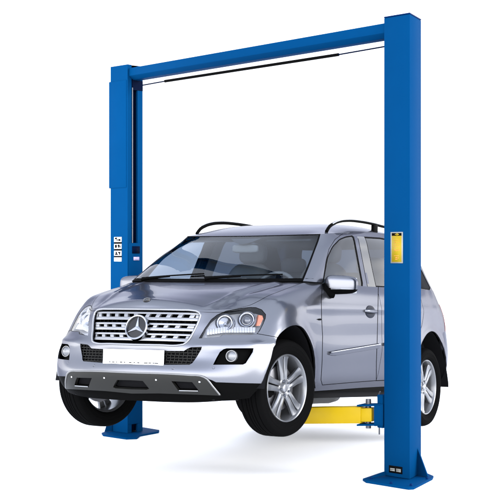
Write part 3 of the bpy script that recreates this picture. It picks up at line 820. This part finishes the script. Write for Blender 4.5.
# cowl strip and wipers
bm = NB(); prev = None
for a, b in zip(rear_e[::3], edge(GB[1, :4*NU+1], NW)[::3]):
    row = [bm.verts.new((a[0]+.012, a[1], a[2]-.012)), bm.verts.new((a[0]-.02, a[1], a[2]-.010)), bm.verts.new((b[0], b[1], b[2]+.004))]
    if prev:
        for k in range(2): bm.faces.new((prev[k], prev[k+1], row[k+1], row[k]))
    prev = row
co = build('cowl_panel', bm, 'black', car, smooth=60); mirrored(co)
for y0, y1 in ((.62, -.02), (-.05, -.68)):
    def wp(y, up): 
        h = SB.bvh.ray_cast(Vector((2, abs(y), 1.205+up)), Vector((-1, 0, 0)))[0]; return (h.x+.018, y, h.z)
    bm = NB(); tube(bm, [wp(y1+(y0-y1)*t, .018+.030*t) for t in np.linspace(0, 1, 9)], .0065, 6)
    w_ = build('wiper', bm, 'black', car, smooth=60)
    bm = NB(); tube(bm, [wp(y1+.02, 0)]+[wp(y1+(y0-y1)*t, .006+.040*t) for t in (.1, .25, .4, .5)], [.014, .010, .009, .007, .006], 8); build('wiper_arm', bm, 'black', w_, smooth=60)

# ------------------------------------------------------------------ wheels
def wheel_meshes():
    tp = [(.250,.085),(.258,.104),(.272,.116),(.285,.121),(.287,.1235),(.291,.1235),(.293,.123),(.30,.126),(.312,.1275),(.314,.1295),(.318,.1295),(.32,.1275),(.335,.126),(.345,.121),(.350,.1185),(.351,.1165),(.354,.114),(.358,.108),(.3655,.09),(.368,.078),(.361,.076),(.361,.070),(.3685,.068),(.369,.034),(.361,.032),(.361,.025),(.369,.023),(.369,.004),(.362,.0025)]
    tp = tp+[(r, -a) for r, a in tp[::-1]]+[(.245,-.085)]
    bm = NB(); lathe(bm, tp, 96); tyre = bm
    bm = NB(); lathe(bm, [(.252,.088),(.259,.103),(.2545,.110),(.247,.106),(.239,.090),(.232,.06),(.226,-.02),(.235,-.08),(.252,-.10)], 80)
    for k in range(5):
        base = math.radians(98+72*k)
        for s in (1, -1):
            sec = []
            for r, u0, u1, a, th in ((.035,.003,.030,.070,.03),(.065,.0035,.043,.083,.035),(.11,.004,.046,.085,.035),(.165,.005,.052,.083,.032),(.212,.006,.062,.084,.032),(.244,.007,.076,.092,.04)):
                pts = [(u0, a-.005), (u0+.003, a-.001), (u0+(u1-u0)*.45, a+.002), (u1-.009, a-.001), (u1-.002, a-.008), (u1-.004, a-th), (u0, a-th)]
                row = []
                for u_, aa in pts:
                    u_ *= s; X = -(math.cos(base)*r - math.sin(base)*u_); Z = math.sin(base)*r+math.cos(base)*u_
                    row.append(bm.verts.new((X, aa, Z)))
                sec.append(row)
            for A, C_ in zip(sec[:-1], sec[1:]):
                n = len(A)
                for i in range(n): bm.faces.new((A[i], A[(i+1) % n], C_[(i+1) % n], C_[i]))
            bm.faces.new(sec[0]); bm.faces.new(sec[-1][::-1])
    lathe(bm, [(.034,.072),(.048,.078),(.066,.082),(.076,.078),(.08,.05)], 40)
    rim = bm
    bm = NB(); lathe(bm, [(.0005,.094),(.02,.094),(.028,.092),(.032,.088),(.034,.072)], 32); cap = bm
    bm = NB()
    for k in range(5):
        a = math.radians(62+72*k); lathe(bm, [(.0005,.078),(.006,.090),(.009,.090),(.0095,.07)], 8, c=(.056*math.cos(a), 0, .056*math.sin(a)))
    bolts = bm
    bm = NB(); lathe(bm, [(.07,.03),(.165,.03),(.172,.026),(.172,.008),(.07,.008)], 48); lathe(bm, [(.0005,.07),(.07,.068),(.072,.0)], 24); disc = bm
    bm = NB()
    hexp = []
    prism(bm, [(.10*math.cos(t)+0, .045, .10*math.sin(t)) for t in (-.5, 0, .5)]+[(.185*math.cos(t), .045, .185*math.sin(t)) for t in (.45, 0, -.45)], (0, -.07, 0))
    return [('tyre', tyre, 'rubber', 30), ('rim', rim, 'alloy', 20), ('hub_cap', cap, 'satin', 40), ('wheel_bolt', bolts, 'chrome', 30), ('brake_disc', disc, 'disc', 30), ('brake_caliper', bm, 'black', 30)]
def make_wheel():
    w = empty('wheel', parent=car)
    for nm, bm, mt, sm in wheel_meshes():
        o = build(nm, bm, mt, w, smooth=sm)
        if nm == 'wheel_bolt': split(o)
    return w
w0 = make_wheel(); st = math.radians(-9.5)
wl = [((.004,.790,.362), st, 0), ((-2.915,.79,.362), 0, .35), ((.004,-.815,.362), math.pi+st*1.5, 0), ((-2.915,-.84,.362), math.pi, 0)]
for k, (p, rz, ry) in enumerate(wl):
    if k == 0: w = w0
    else:
        w = w0.copy(); COL.objects.link(w)
        for ch in w0.children: c = ch.copy(); COL.objects.link(c); c.parent = w
    w.location = p; w.rotation_euler = (0, ry, rz); w.scale = (1, .90 if k in (0, 2) else 1.1, 1)
# arch liners and underside
for x0 in (0, -2.93):
    for sg in (1, -1):
        bm = NB(); P = ARCH_F if x0 == 0 else ARCH_R; prev = None
        for a, b in P:
            b = max(b, .36)
            row = [bm.verts.new((a, sg*.925, b)), bm.verts.new((x0+(a-x0)*1.03, sg*.86, .36+(b-.36)*1.04)), bm.verts.new((x0+(a-x0)*1.02, sg*.52, .36+(b-.36)*1.03))]
            if prev:
                for q in range(2): bm.faces.new((prev[q], prev[q+1], row[q+1], row[q]))
            prev = row
        vs = [v for v in bm.verts if abs(abs(v.co.y)-.52) < 1e-4]
        bm.faces.new(vs)
        build('arch_liner', bm, 'seal', car, smooth=30)
bm = NB(); box(bm, (-1.45, 0, .335), (3.2, 1.60, .12)); box(bm, (.30, 0, .32), (.75, 1.24, .12)); box(bm, (-3.2, 0, .40), (1.0, 1.5, .14)); box(bm, (.2, 0, .62), (.7, 1.0, .5)); box(bm, (-3.3, 0, .75), (.6, 1.5, .6))  # includes an added engine-bay block that stops light under the hood
build('underbody', bm, 'seal', car, bevel=.02)
bm = NB(); box(bm, (-1.35, .83, .365), (1.95, .05, .075)); box(bm, (-1.35, -.83, .365), (1.95, .05, .075)); split(build('sill_trim', bm, 'black', car, bevel=.012))
for nm, pts, rr in (('front_axle', [(.0, .68, .34), (-.02, .3, .30), (.0, -.3, .30), (0, -.68, .34)], .03), ('rear_axle', [(-2.9, .7, .34), (-2.9, 0, .33), (-2.9, -.7, .34)], .045),
                    ('exhaust_silencer', [(-.9, .42, .29), (-1.0, .43, .285), (-1.1, .44, .28), (-1.7, .44, .28), (-1.85, .44, .28), (-1.9, .44, .28)], [.03, .06, .075, .075, .06, .03]), ('exhaust_pipe', [(-.3, .35, .29), (-1.0, .42, .28), (-3.4, .44, .30)], .028)):
    build(nm, tube(NB(), pts, rr, 14), 'skid', car, smooth=50)

# ------------------------------------------------------------------ interior
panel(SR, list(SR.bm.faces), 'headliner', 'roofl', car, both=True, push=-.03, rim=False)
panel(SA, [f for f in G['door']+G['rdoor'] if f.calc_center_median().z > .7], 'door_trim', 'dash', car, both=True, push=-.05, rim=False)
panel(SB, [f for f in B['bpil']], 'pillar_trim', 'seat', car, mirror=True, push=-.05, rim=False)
bm = NB()
prof = [(-.36,1.14),(-.50,1.165),(-.70,1.165),(-.80,1.14),(-.86,1.06),(-.84,.9),(-.75,.6),(-.36,.6)]
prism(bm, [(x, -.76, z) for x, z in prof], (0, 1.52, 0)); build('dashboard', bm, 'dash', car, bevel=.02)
bm = superell(NB(), (-.74, .37, 1.165), (.14, .20, .045), .8, 24, 10); build('instrument_hood', bm, 'dash', car, smooth=60)
stp = on_x((278, 271.5), -1.05)
sw = empty('steering_wheel', (-.98, stp[1], stp[2]-.175), (0, math.radians(62), 0), parent=car)
bm = NB(); tube(bm, [(.185*math.cos(t), .185*math.sin(t), 0) for t in np.linspace(0, 2*math.pi, 33)], .017, 10, cap=False); build('wheel_rim', bm, 'seat', sw, smooth=60)
bm = superell(NB(), (0, 0, -.01), (.075, .085, .03), .7, 20, 10); box(bm, (-.09, 0, -.01), (.15, .04, .015)); box(bm, (0, .12, -.01), (.035, .12, .015)); box(bm, (0, -.12, -.01), (.035, .12, .015)); build('wheel_hub', bm, 'dash', sw)
for y in (.37, -.37):
    s = empty('front_seat', (-1.45, y, .55), parent=car)
    bm = superell(NB(), (.1, 0, .22), (.28, .26, .11), .45); build('seat_cushion', bm, 'seat', s, smooth=60)
    bm = superell(NB(), (0, 0, 0), (.085, .255, .34), .5, 32, 20, shape=lambda p: [p[0], p[1]*(1-.18*max(0, p[2])), p[2]]); build('seat_backrest', bm, 'seat', s, smooth=60, loc=(-.22, 0, .56), rot=(0, math.radians(-14), 0))
    bm = superell(NB(), (0, 0, 0), (.055, .135, .095), .6); build('headrest', bm, 'seat', s, smooth=60, loc=(-.315, 0, .985), rot=(0, math.radians(-8), 0))
    bm = NB(); box(bm, (-.30, .055, .90), (.012, .012, .12)); box(bm, (-.30, -.055, .90), (.012, .012, .12)); split(build('headrest_post', bm, 'chrome', s))
s = empty('rear_seat', (-2.45, 0, .55), parent=car)
bm = superell(NB(), (.2, 0, .2), (.3, .68, .13), .3); build('seat_cushion', bm, 'seat', s, smooth=60)
bm = superell(NB(), (0, 0, 0), (.09, .68, .32), .3); build('seat_backrest', bm, 'seat', s, smooth=60, loc=(-.15, 0, .55), rot=(0, math.radians(-14), 0))
for y in (.4, -.4):
    bm = superell(NB(), (-.23, y, .94), (.05, .13, .08), .6); build('headrest', bm, 'seat', s, smooth=60)
p = on_x((245.5, 248.8), -.88)
bm = superell(NB(), (0, 0, 0), (.025, .115, .036), .45); rm = build('rear_view_mirror', bm, 'seat', car, smooth=60, loc=tuple(p), rot=(0, 0, math.radians(8)))
bm = NB(); prism(bm, [(-.885,-.13,1.592),(-.885,.16,1.592),(-.835,.10,1.558),(-.80,.02,1.535),(-.835,-.06,1.552)], (-.03, 0, -.004)); build('mirror_mount', bm, 'gloss', car)
bm = NB(); box(bm, (-1.06, .36, 1.60), (.15, .42, .015), (0, .25, 0)); box(bm, (-1.06, -.36, 1.60), (.15, .42, .015), (0, .25, 0)); split(build('sun_visor', bm, 'roofl', car, bevel=.005))
# ------------------------------------------------------------------ LIFT
lift = empty('car_lift', tuple(wpt(270, 457, 12.2))[:2]+(0,))
lift['label'] = 'blue two-post car lift with overhead beam and yellow arms around the silver SUV'; lift['category'] = 'car lift'
LO = Vector(lift.location)
def L(p): return Vector(p)-LO
# plan corners of each post: left rear corner A, near corner B, right rear corner C
dr, dl = 10.8, 13.63
def xat(px, d): return (px-250)/F*d
RA = Vector((xat(384.0, dr*1.018), dr*1.018, 0)); RB = Vector((xat(409.8, dr), dr, 0)); RC = Vector((xat(421.2, dr*1.028), dr*1.028, 0))
LA = Vector((xat(110.6, dl*1.014), dl*1.014, 0)); LB = Vector((xat(127.6, dl), dl, 0)); LC = Vector((xat(142.6, dl*1.0125), dl*1.0125, 0))
ZT = HC-(13.8-257)/F*dr                           # post top
def up(v, z): return Vector((v.x, v.y, z))
bvec = (LB-RB).normalized()                       # along the beam, right -> left
# right post: closed outer back, a plain folded column
RD = RA+(RC-RB)
bm = NB(); hexa(bm, [L(up(v, .02)) for v in (RA, RB, RC, RD)], [L(up(v, ZT)) for v in (RA, RB, RC, RD)])
rpost = build('lift_post', bm, 'blue', lift, bevel=.006)
bm = NB(); cc = (RA+RB+RC+RD)/4; k = 1.004
hexa(bm, [L(up(cc+(v-cc)*k, ZT+.001)) for v in (RA, RB, RC, RD)], [L(up(cc+(v-cc)*k, ZT+.010)) for v in (RA, RB, RC, RD)]); build('post_cap', bm, 'blued', rpost)
# base plate with bevelled corners and gussets
def gp(px, py, z=.02):                            # photo pixel -> floor-level point
    d = F*(HC-z)/(py-257); return Vector(((px-250)/F*d, d, z))
bp = [gp(362.6,478.2), gp(366,480.4), gp(408.5,487.3), gp(414,487), gp(432.6,477.4), gp(433.6,475.4), gp(424,471.4), gp(384,471.0)]
bm = NB(); hexa(bm, [L(up(p, 0)) for p in bp], [L(up(p, .018)) for p in bp]); build('base_plate', bm, 'blue', rpost, bevel=.004)
bm = NB(); b0 = RC+(RC-RB)*.0; e = gp(432, 475.6); n = Vector((.012, 0, 0))
side_dir = Vector((e.x-RC.x, e.y-RC.y, 0))
g0 = RB+(RC-RB)*.72
bm2 = [L(up(g0, .02)), L(up(g0+(e-RC).normalized()*.0+Vector((side_dir.x, side_dir.y, 0)), .02)), L(up(g0, .235))]
prism(bm, bm2, (-.008, -.012, 0)); build('gusset', bm, 'blue', rpost)
bm = NB(); g1 = RA+(RB-RA)*.5; fd = Vector((bvec.y, -bvec.x, 0));  fd = fd if fd.y < 0 else -fd
e2 = gp(364, 478.6)
prism(bm, [L(up(RA+(RB-RA)*.06, .02)), L(up(Vector((e2.x+.03, e2.y, 0)), .02)), L(up(RA+(RB-RA)*.06, .055))], (.0, .012, 0)); build('gusset', bm, 'blue', rpost)
bm = NB()
for q in ((371,479),(391,483.6),(411,485.6),(427,478.8)):
    c = L(gp(*q)); lathe(bm, [(.0005,.014),(.008,.014),(.010,.010),(.010,-.002)], 6, 'Z', c=tuple(c))
split(build('anchor_bolt', bm, 'blued', rpost))
# face frame on the beam-side (A-B) face of a post: s along the face 0..1, z height, w out of the face
def face(A, B_, s, z, w=0.0):
    d = (B_-A); n = Vector((d.y, -d.x, 0)).normalized()
    if n.y > 0: n = -n
    return up(A+d*s+n*w, z)
def sticker(A, B_, s0, s1, z0, z1, m, name, par, w=.0015, t=.002):
    bm = NB(); P = [L(face(A, B_, s0, z0, w)), L(face(A, B_, s1, z0, w)), L(face(A, B_, s1, z1, w)), L(face(A, B_, s0, z1, w))]
    n = L(face(A, B_, s0, z0, w+t))-P[0]; prism(bm, P, n); return build(name, bm, m, par, smooth=None)
def zr(py, s=.5): d = dr*(1+.018*(1-s)); return HC-(py-257)/F*d
def zl(py, s=.5): d = dl*(1+.014*(1-s)); return HC-(py-257)/F*d
def sr(px): return (px-384.0)/(409.8-384.0)
def sl(px): return (px-110.6)/(127.6-110.6)
lab = sticker(RA, RB, sr(391), sr(403.2), zr(263.2), zr(232), 'grey', 'warning_label', rpost)
sticker(RA, RB, sr(392.2), sr(402), zr(262), zr(235.8), 'ylabel', 'label_panel', lab, .0038, .001)
sticker(RA, RB, sr(392.2), sr(402), zr(235.8), zr(233.0), 'ink', 'label_heading', lab, .0038, .001)
bm = NB()
def addbar(s0, s1, z0, z1, A=RA, B_=RB, w=.0052):
    P = [L(face(A, B_, s0, z0, w)), L(face(A, B_, s1, z0, w)), L(face(A, B_, s1, z1, w)), L(face(A, B_, s0, z1, w))]
    n = L(face(A, B_, s0, z0, w+.0006))-P[0]; prism(bm, P, n)
for (x0, x1, y0, y1) in ((395,400,250.3,250.9),(394.6,396.4,249.4,250),(398,400,249.4,249.9),(394.6,399.6,255.4,256.2),(396,397.6,257,258.6),(397,399.4,257.6,258.4),(395.6,398,259,259.8),(394,400,240,240.3),(394,400.4,242.2,242.5),(394,399.5,244.4,244.7),(394,400.2,246.4,246.7)):
    addbar(sr(x0), sr(x1), zr(y1), zr(y0))
build('label_print', bm, 'orange', lab, smooth=None)
bm = NB()
for (x0, x1, y0, y1) in ((395.5,399.5,234.0,234.8),(396.6,398.4,233.4,235.3)): addbar(sr(x0), sr(x1), zr(y1), zr(y0))
build('label_symbol', bm, 'ylabel', lab, smooth=None)
pl = sticker(RA, RB, sr(389.2), sr(402.6), zr(473.4), zr(466.2), 'ink', 'maker_plate', rpost)
bm = NB()
for (x0, x1, y0, y1) in ((390.6,395.2,468.8,470.0),(390.6,395.2,470.4,471.6),(396.6,401.2,468.6,469.4),(396.6,401.2,469.7,470.5),(396.6,401.2,470.8,471.7)):
    addbar(sr(x0), sr(x1), zr(y1), zr(y0), w=.0038)
build('plate_print', bm, 'grey', pl, smooth=None)

# left post: channel open towards the other post
dAB = (LA-LB); dBC = (LC-LB)
LD = LA+dBC
t = .012
def inset(o, a, b): return LB+dBC*a+dAB*b
bm = NB()
flB, flC = .26, .66                                 # lips of the channel along B-C
ring = [(0,0),(flB,0),(flB,.10),(t/.2,.10),(t/.2,.93),(.94,.93),(.94,.10),(flC,.10),(flC,0),(1,0),(1,1),(0,1)]
P0 = [L(up(inset(0, a, b), .02)) for a, b in ring]; P1 = [L(up(inset(0, a, b), ZT)) for a, b in ring]
hexa(bm, P0, P1); bmesh.ops.triangulate(bm, faces=[f for f in bm.faces if len(f.verts) > 4])
lpost = build('lift_post', bm, 'blue', lift)
bm = NB(); hexa(bm, [L(up(inset(0, a, b), .03)) for a, b in ((.10,.16),(.90,.16),(.90,.2),(.10,.2))], [L(up(inset(0, a, b), ZT-.01)) for a, b in ((.10,.16),(.90,.16),(.90,.2),(.10,.2))]); build('channel_shade_sheet', bm, 'navy', lpost)  # dark sheet standing in for the shade inside the channel
# power-unit cover standing proud of the upper outer edge
z1, z0 = zl(82, 0), zl(188.4, 0)
d = (LA-LB).normalized()*.020
n = Vector((dAB.y, -dAB.x, 0)).normalized(); n = n if n.y < 0 else -n
bm = NB(); hexa(bm, [L(up(v, z0)) for v in (LA+d+n*.006, LB+dAB*.06+n*.006, LB+dAB*.06-n*.02, LA+d-n*.08)], [L(up(v, z1)) for v in (LA+d+n*.006, LB+dAB*.06+n*.006, LB+dAB*.06-n*.02, LA+d-n*.08)]); build('post_cover', bm, 'blue', lpost, bevel=.004)
# chain / cable inside the channel, carriage below
q = inset(0, .22, -.02)
q = LB+dBC*.24+dAB*.03 + (LC-LB).cross(Vector((0,0,1))).normalized()*0
bm = NB(); zc0, zc1 = zl(243), ZT-.22
tube(bm, [L(up(LB+dBC*.30-dAB*.02, zc0)), L(up(LB+dBC*.30-dAB*.02, zc1))], .0045, 8); build('lift_cable', bm, 'cable', lpost, smooth=60)
zca, zcb = .10, zl(243)-.0
bm = NB(); cp = [(.07,-.015),(.93,-.015),(.93,.12),(.07,.12)]
hexa(bm, [L(up(inset(0, a, b), zca)) for a, b in cp], [L(up(inset(0, a, b), zcb)) for a, b in cp]); carr = build('carriage', bm, 'blue', lpost, bevel=.004)
def sc(px): return (px-127.6)/(142.6-127.6)
def faceC(s, z, w): 
    nn = Vector((dBC.y, -dBC.x, 0)).normalized(); nn = nn if nn.y < 0 else -nn
    return up(LB+dBC*s+nn*w-dAB*.015, z)
def stickC(x0, x1, y0, y1, m, name, w=.002, par=None):
    bm = NB(); P = [L(faceC(sc(x0), zl(y1), w)), L(faceC(sc(x1), zl(y1), w)), L(faceC(sc(x1), zl(y0), w)), L(faceC(sc(x0), zl(y0), w))]
    prism(bm, P, L(faceC(sc(x0), zl(y1), w+.003))-P[0]); return build(name, bm, m, par or lpost, smooth=None)
stickC(131.8, 139.2, 246.2, 253.4, 'navy', 'rubber_pad'); stickC(133, 138.6, 256.9, 260.4, 'lilac', 'rating_label')
ssets = []
for k, (y0, y1) in enumerate(((237.0,242.0),(243.9,248.9),(250.8,255.8),(257.4,261.4))):
    s_ = sticker(LA, LB, sl(114.4), sl(121.8), zl(y1), zl(y0), 'white', 'safety_sticker', lpost)
    if k < 3:                                       # black pictograms, no text
        bm = NB(); w_ = .0036
        rows = (((115.2,117.4,.55,.8),(116.6,120.8,.3,.52),(119.0,120.9,.2,.62),(115.4,118.6,.8,.92)), ((115.2,117.2,.2,.85),(117.6,120.9,.5,.72),(118.3,119.6,.2,.9),(119.9,120.9,.2,.5)), ((115.2,118.4,.18,.42),(116.0,117.4,.4,.85),(118.3,120.9,.55,.8),(119.2,120.5,.2,.6)))[k]
        for x0, x1, f0, f1 in rows: addbar(sl(x0), sl(x1), zl(y1+(y0-y1)*f0), zl(y1+(y0-y1)*f1), LA, LB, w_)
        build('pictogram', bm, 'ink', s_, smooth=None)
        sticker(LA, LB, sl(114.4), sl(121.8), zl(y1+1.9), zl(y1), 'ink', 'sticker_border', s_, .001, .001)
    else:
        bm = NB()
        for x0, x1, f0, f1 in ((115.2,120.8,.72,.78),(115.2,119.6,.5,.55),(115.2,120.4,.3,.35)): addbar(sl(x0), sl(x1), zl(y1+(y0-y1)*f0), zl(y1+(y0-y1)*f1), LA, LB, .0036)
        build('pictogram', bm, 'grey', s_, smooth=None)
bp = [gp(101.6,432.4), gp(103,434.2), gp(126,437.6), gp(137,437.2), gp(140,434.6), gp(158.6,431.2), gp(159.4,429.6), gp(144,427.0), gp(118,426.4)]
bm = NB(); hexa(bm, [L(up(p, 0)) for p in bp], [L(up(p, .018)) for p in bp]); build('base_plate', bm, 'blue', lpost, bevel=.004)
bm = NB(); e = gp(104.5, 431.5); g = LA+(LB-LA)*.1
prism(bm, [L(up(g, .02)), L(up(Vector((e.x, e.y, 0)), .02)), L(up(g, .26))], (0, -.012, 0)); build('gusset', bm, 'blue', lpost)

# overhead beam: box section between the post tops
dvec = Vector((bvec.x, bvec.y, 0)); nb = Vector((bvec.y, -bvec.x, 0)); nb = nb if nb.y < 0 else -nb
def bpt(v, z): return up(v, z)
zb1 = ZT-.035; zb0 = zb1-.105
s0 = RA+nb*-.02+bvec*.004; s1 = LB+nb*-.02+bvec*.05
# keep the beam's front face just behind the posts' front faces
dep = -nb*.15
sec = [(0, zb1), (0, zb0+.030), (.055, zb0-.004), (.15, zb0-.004), (.15, zb1)]    # folded lower edge
bm = NB(); hexa(bm, [L(up(s0-nb*a, z)) for a, z in sec], [L(up(s1-nb*a, z)) for a, z in sec])
build('cross_beam', bm, 'blue', lift, bevel=.004)
bm = NB(); sA = LB-nb*.02-bvec*.0; 
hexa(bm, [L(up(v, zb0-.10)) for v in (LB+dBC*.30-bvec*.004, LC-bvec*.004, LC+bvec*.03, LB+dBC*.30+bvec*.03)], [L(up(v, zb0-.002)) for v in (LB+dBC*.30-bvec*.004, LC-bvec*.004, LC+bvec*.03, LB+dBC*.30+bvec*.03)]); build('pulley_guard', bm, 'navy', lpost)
# shut-off bar slung under the beam
pA = LC-bvec*.0; 
def bar_pt(px, py, s): 
    base = (LB+dBC*.5)*(1-s)+((RA+RD)/2)*s
    d_ = base.y; return Vector(((px-250)/F*d_, d_, HC-(py-257)/F*d_))
import functools
def line_depth(px):                                # depth where the beam's centre plane meets this pixel column
    a = LB+dBC*.5; b = RA*.6+RD*.4; k = (px-250)/F
    tt = (k*a.y-a.x)/((b.x-a.x)-k*(b.y-a.y)); return a.y+(b.y-a.y)*tt
def bp3(px, py): d_ = line_depth(px); return L(Vector(((px-250)/F*d_, d_, HC-(py-257)/F*d_)))
bm = NB(); tube(bm, [bp3(142.8,85.2), bp3(166,81.0)], .006, 8); tube(bm, [bp3(337,54.9), bp3(384.4,46.6)], .006, 8); split(build('shutoff_cable', bm, 'navy', lift, smooth=60))
bm = NB(); tube(bm, [bp3(165,81.2), bp3(338.5,54.6)], .013, 12); build('shutoff_bar', bm, 'black', lift, smooth=60)

# yellow arms: from the right post's carriage under the sill; a matching pair on the left
carM = Matrix.Translation(car.location) @ Euler(CAR_ROT).to_matrix().to_4x4()
pad = carM @ Vector((-.62, .60, .29))
a0 = (RA*.5+RD*.5)
def arm(hub, tip, zc, h=.132, w=.12, drop=.05):
    d = Vector((tip.x-hub.x, tip.y-hub.y, 0)); ln = d.length; d.normalize(); n = Vector((-d.y, d.x, 0))
    def hx(bm, s_0, s_1, w0, w1, z0, z1):
        hexa(bm, [L(up(p, z0-drop*k_)) for p, k_ in ((hub+d*s_0-n*w0, s_0/ln), (hub+d*s_1-n*w1, s_1/ln), (hub+d*s_1+n*w1, s_1/ln), (hub+d*s_0+n*w0, s_0/ln))], [L(up(p, z1-drop*k_)) for p, k_ in ((hub+d*s_0-n*w0, s_0/ln), (hub+d*s_1-n*w1, s_1/ln), (hub+d*s_1+n*w1, s_1/ln), (hub+d*s_0+n*w0, s_0/ln))])
    bm = NB(); hx(bm, .14, ln, w*.5, w*.45, zc-h/2, zc+h/2); a = build('swing_arm', bm, 'yellow', lift, bevel=.006)
    bm = NB(); hx(bm, .05, .20, w*.42, w*.42, zc-h/2+.012, zc+h/2-.012); build('arm_root', bm, 'yellow', a, bevel=.004)
    bm = NB(); hx(bm, -.04, .17, w*.62, w*.62, zc+h/2+.004, zc+h/2+.018); hx(bm, -.04, .17, w*.62, w*.62, zc-h/2-.018, zc-h/2-.004); hx(bm, -.06, .02, w*.62, w*.62, zc-h/2-.02, zc+h/2+.02)
    build('arm_clevis', bm, 'blue', a, bevel=.004)
    c = L(up(hub+d*.10, 0)); bm = NB(); lathe(bm, [(.0005,zc+h/2+.05),(.022,zc+h/2+.05),(.024,zc+h/2+.02),(.022,zc-h/2-.05),(.0005,zc-h/2-.05)], 16, 'Z', c=(c.x, c.y, 0)); build('arm_pin', bm, 'cable', a)
    c = L(up(tip-d*.07, 0)); bm = NB(); lathe(bm, [(.0005,zc+h/2+.07),(.05,zc+h/2+.07),(.055,zc+h/2+.05),(.03,zc+h/2+.04),(.03,zc+h/2-.01)], 20, 'Z', c=(c.x, c.y, 0)); build('lift_pad', bm, 'black', a)
    return a
hub = Vector((xat(380, dr*1.03), dr*1.03, 0)); zc_ = HC-(411.3-257)/F*(dr*1.05)
tipx = Vector((xat(294, 11.5), 11.5, 0))
arm(hub, tipx, zc_)
hubL = LC-bvec*.02+Vector((.02, -.05, 0)); tipL = carM @ Vector((-1.7, -.55, .29)); arm(hubL, Vector((tipL.x, tipL.y, 0)), zc_+.08, drop=0)
# right carriage bracket showing on the inner side of the post
bm = NB(); z0, z1 = zc_-.10, zc_+.16
c0 = RA+(RD-RA)*.25
box(bm, tuple(L(up(c0+bvec*.03, (z0+z1)/2))), (.06, .10, z1-z0), (0, 0, math.atan2(bvec.y, bvec.x))); rc = build('carriage', bm, 'blue', rpost, bevel=.005)
bm = NB(); tube(bm, [L(up(c0+bvec*.075, z1+.02)), L(up(c0+bvec*.10, z1-.02)), L(up(c0+bvec*.085, z0+.02)), L(up(c0+bvec*.085, z0-.06))], .006, 8); build('arm_lock_rod', bm, 'cable', rc, smooth=60)

# ------------------------------------------------------------------ FLOOR, WORLD, LIGHT
bm = NB(); bmesh.ops.create_grid(bm, x_segments=2, y_segments=2, size=60); fl = build('floor', bm, 'floor', None, smooth=None); fl['kind'] = 'structure'

w = bpy.data.worlds.new('World'); scn.world = w; w.use_nodes = True; nt = w.node_tree
bg = nt.nodes['Background']; tc = nt.nodes.new('ShaderNodeTexCoord'); sp_ = nt.nodes.new('ShaderNodeSeparateXYZ')
nt.links.new(tc.outputs['Generated'], sp_.inputs[0])
def ramp(stops):
    cr = nt.nodes.new('ShaderNodeValToRGB'); nt.links.new(sp_.outputs['Z'], cr.inputs[0]); el = cr.color_ramp.elements
    el[0].position, el[0].color = stops[0][0], (*stops[0][1], 1); el[1].position, el[1].color = stops[-1][0], (*stops[-1][1], 1)
    for p_, c_ in stops[1:-1]: e_ = el.new(p_); e_.color = (*c_, 1)
    return cr
# invented surroundings shaped for reflections: bright sides and rear, plainer front, dimmer bluish top
rs = ramp([(0, (.66, .66, .66)), (.165, (.66, .655, .64)), (.215, (.26, .275, .315)), (.45, (.23, .245, .285)), (.7, (.18, .20, .24)), (1, (.17, .19, .23))])
rf = ramp([(0, (.17, .17, .17)), (.12, (.17, .175, .185)), (.22, (.29, .305, .35)), (.45, (.38, .40, .47)), (.7, (.19, .21, .26)), (1, (.17, .19, .24))])
mr_ = nt.nodes.new('ShaderNodeMapRange'); mr_.interpolation_type = 'SMOOTHSTEP'; mr_.inputs['From Min'].default_value = .78; mr_.inputs['From Max'].default_value = .95
nt.links.new(sp_.outputs['Y'], mr_.inputs['Value'])
mx = nt.nodes.new('ShaderNodeMix'); mx.data_type = 'RGBA'; nt.links.new(mr_.outputs[0], mx.inputs['Factor']); nt.links.new(rs.outputs[0], mx.inputs['A']); nt.links.new(rf.outputs[0], mx.inputs['B'])
rb = ramp([(0, (.70, .70, .70)), (.36, (.70, .70, .71)), (.46, (.50, .53, .60)), (.55, (.36, .39, .48)), (.75, (.19, .21, .26)), (1, (.17, .19, .24))])
mb = nt.nodes.new('ShaderNodeMapRange'); mb.interpolation_type = 'SMOOTHSTEP'; mb.inputs['From Min'].default_value = -.55; mb.inputs['From Max'].default_value = -.1; mb.inputs['To Min'].default_value = 1; mb.inputs['To Max'].default_value = 0
nt.links.new(sp_.outputs['Y'], mb.inputs['Value'])
m2 = nt.nodes.new('ShaderNodeMix'); m2.data_type = 'RGBA'; nt.links.new(mb.outputs[0], m2.inputs['Factor']); nt.links.new(mx.outputs['Result'], m2.inputs['A']); nt.links.new(rb.outputs[0], m2.inputs['B'])
nt.links.new(m2.outputs['Result'], bg.inputs['Color'])
bg.inputs['Strength'].default_value = 9.8
ld = bpy.data.lights.new('key_light', 'SUN'); ld.energy = 2.6; ld.angle = math.radians(25); ld.color = (1, .98, .95)
lo = bpy.data.objects.new('key_light', ld); COL.objects.link(lo); lo.rotation_euler = Vector((-.90, .24, -.34)).to_track_quat('-Z', 'Y').to_euler()
sd = bpy.data.lights.new('added_post_spot', 'SPOT'); sd.energy = 2500; sd.spot_size = math.radians(26); sd.spot_blend = .6; sd.shadow_soft_size = .5  # added lamp without a source in the scene, brightens the left post's face
so = bpy.data.objects.new('added_post_spot', sd); COL.objects.link(so); so.location = (-6.2, 8.4, 3.0); so.rotation_euler = (Vector((-1.28, 13.7, 2.3))-Vector(so.location)).to_track_quat('-Z', 'Y').to_euler()
vs_ = scn.view_settings; vs_.view_transform = 'Standard'; vs_.look = 'None'; vs_.exposure = 0; vs_.gamma = 1
scn.cycles.max_bounces = 8; scn.cycles.transparent_max_bounces = 16; scn.cycles.use_denoising = True
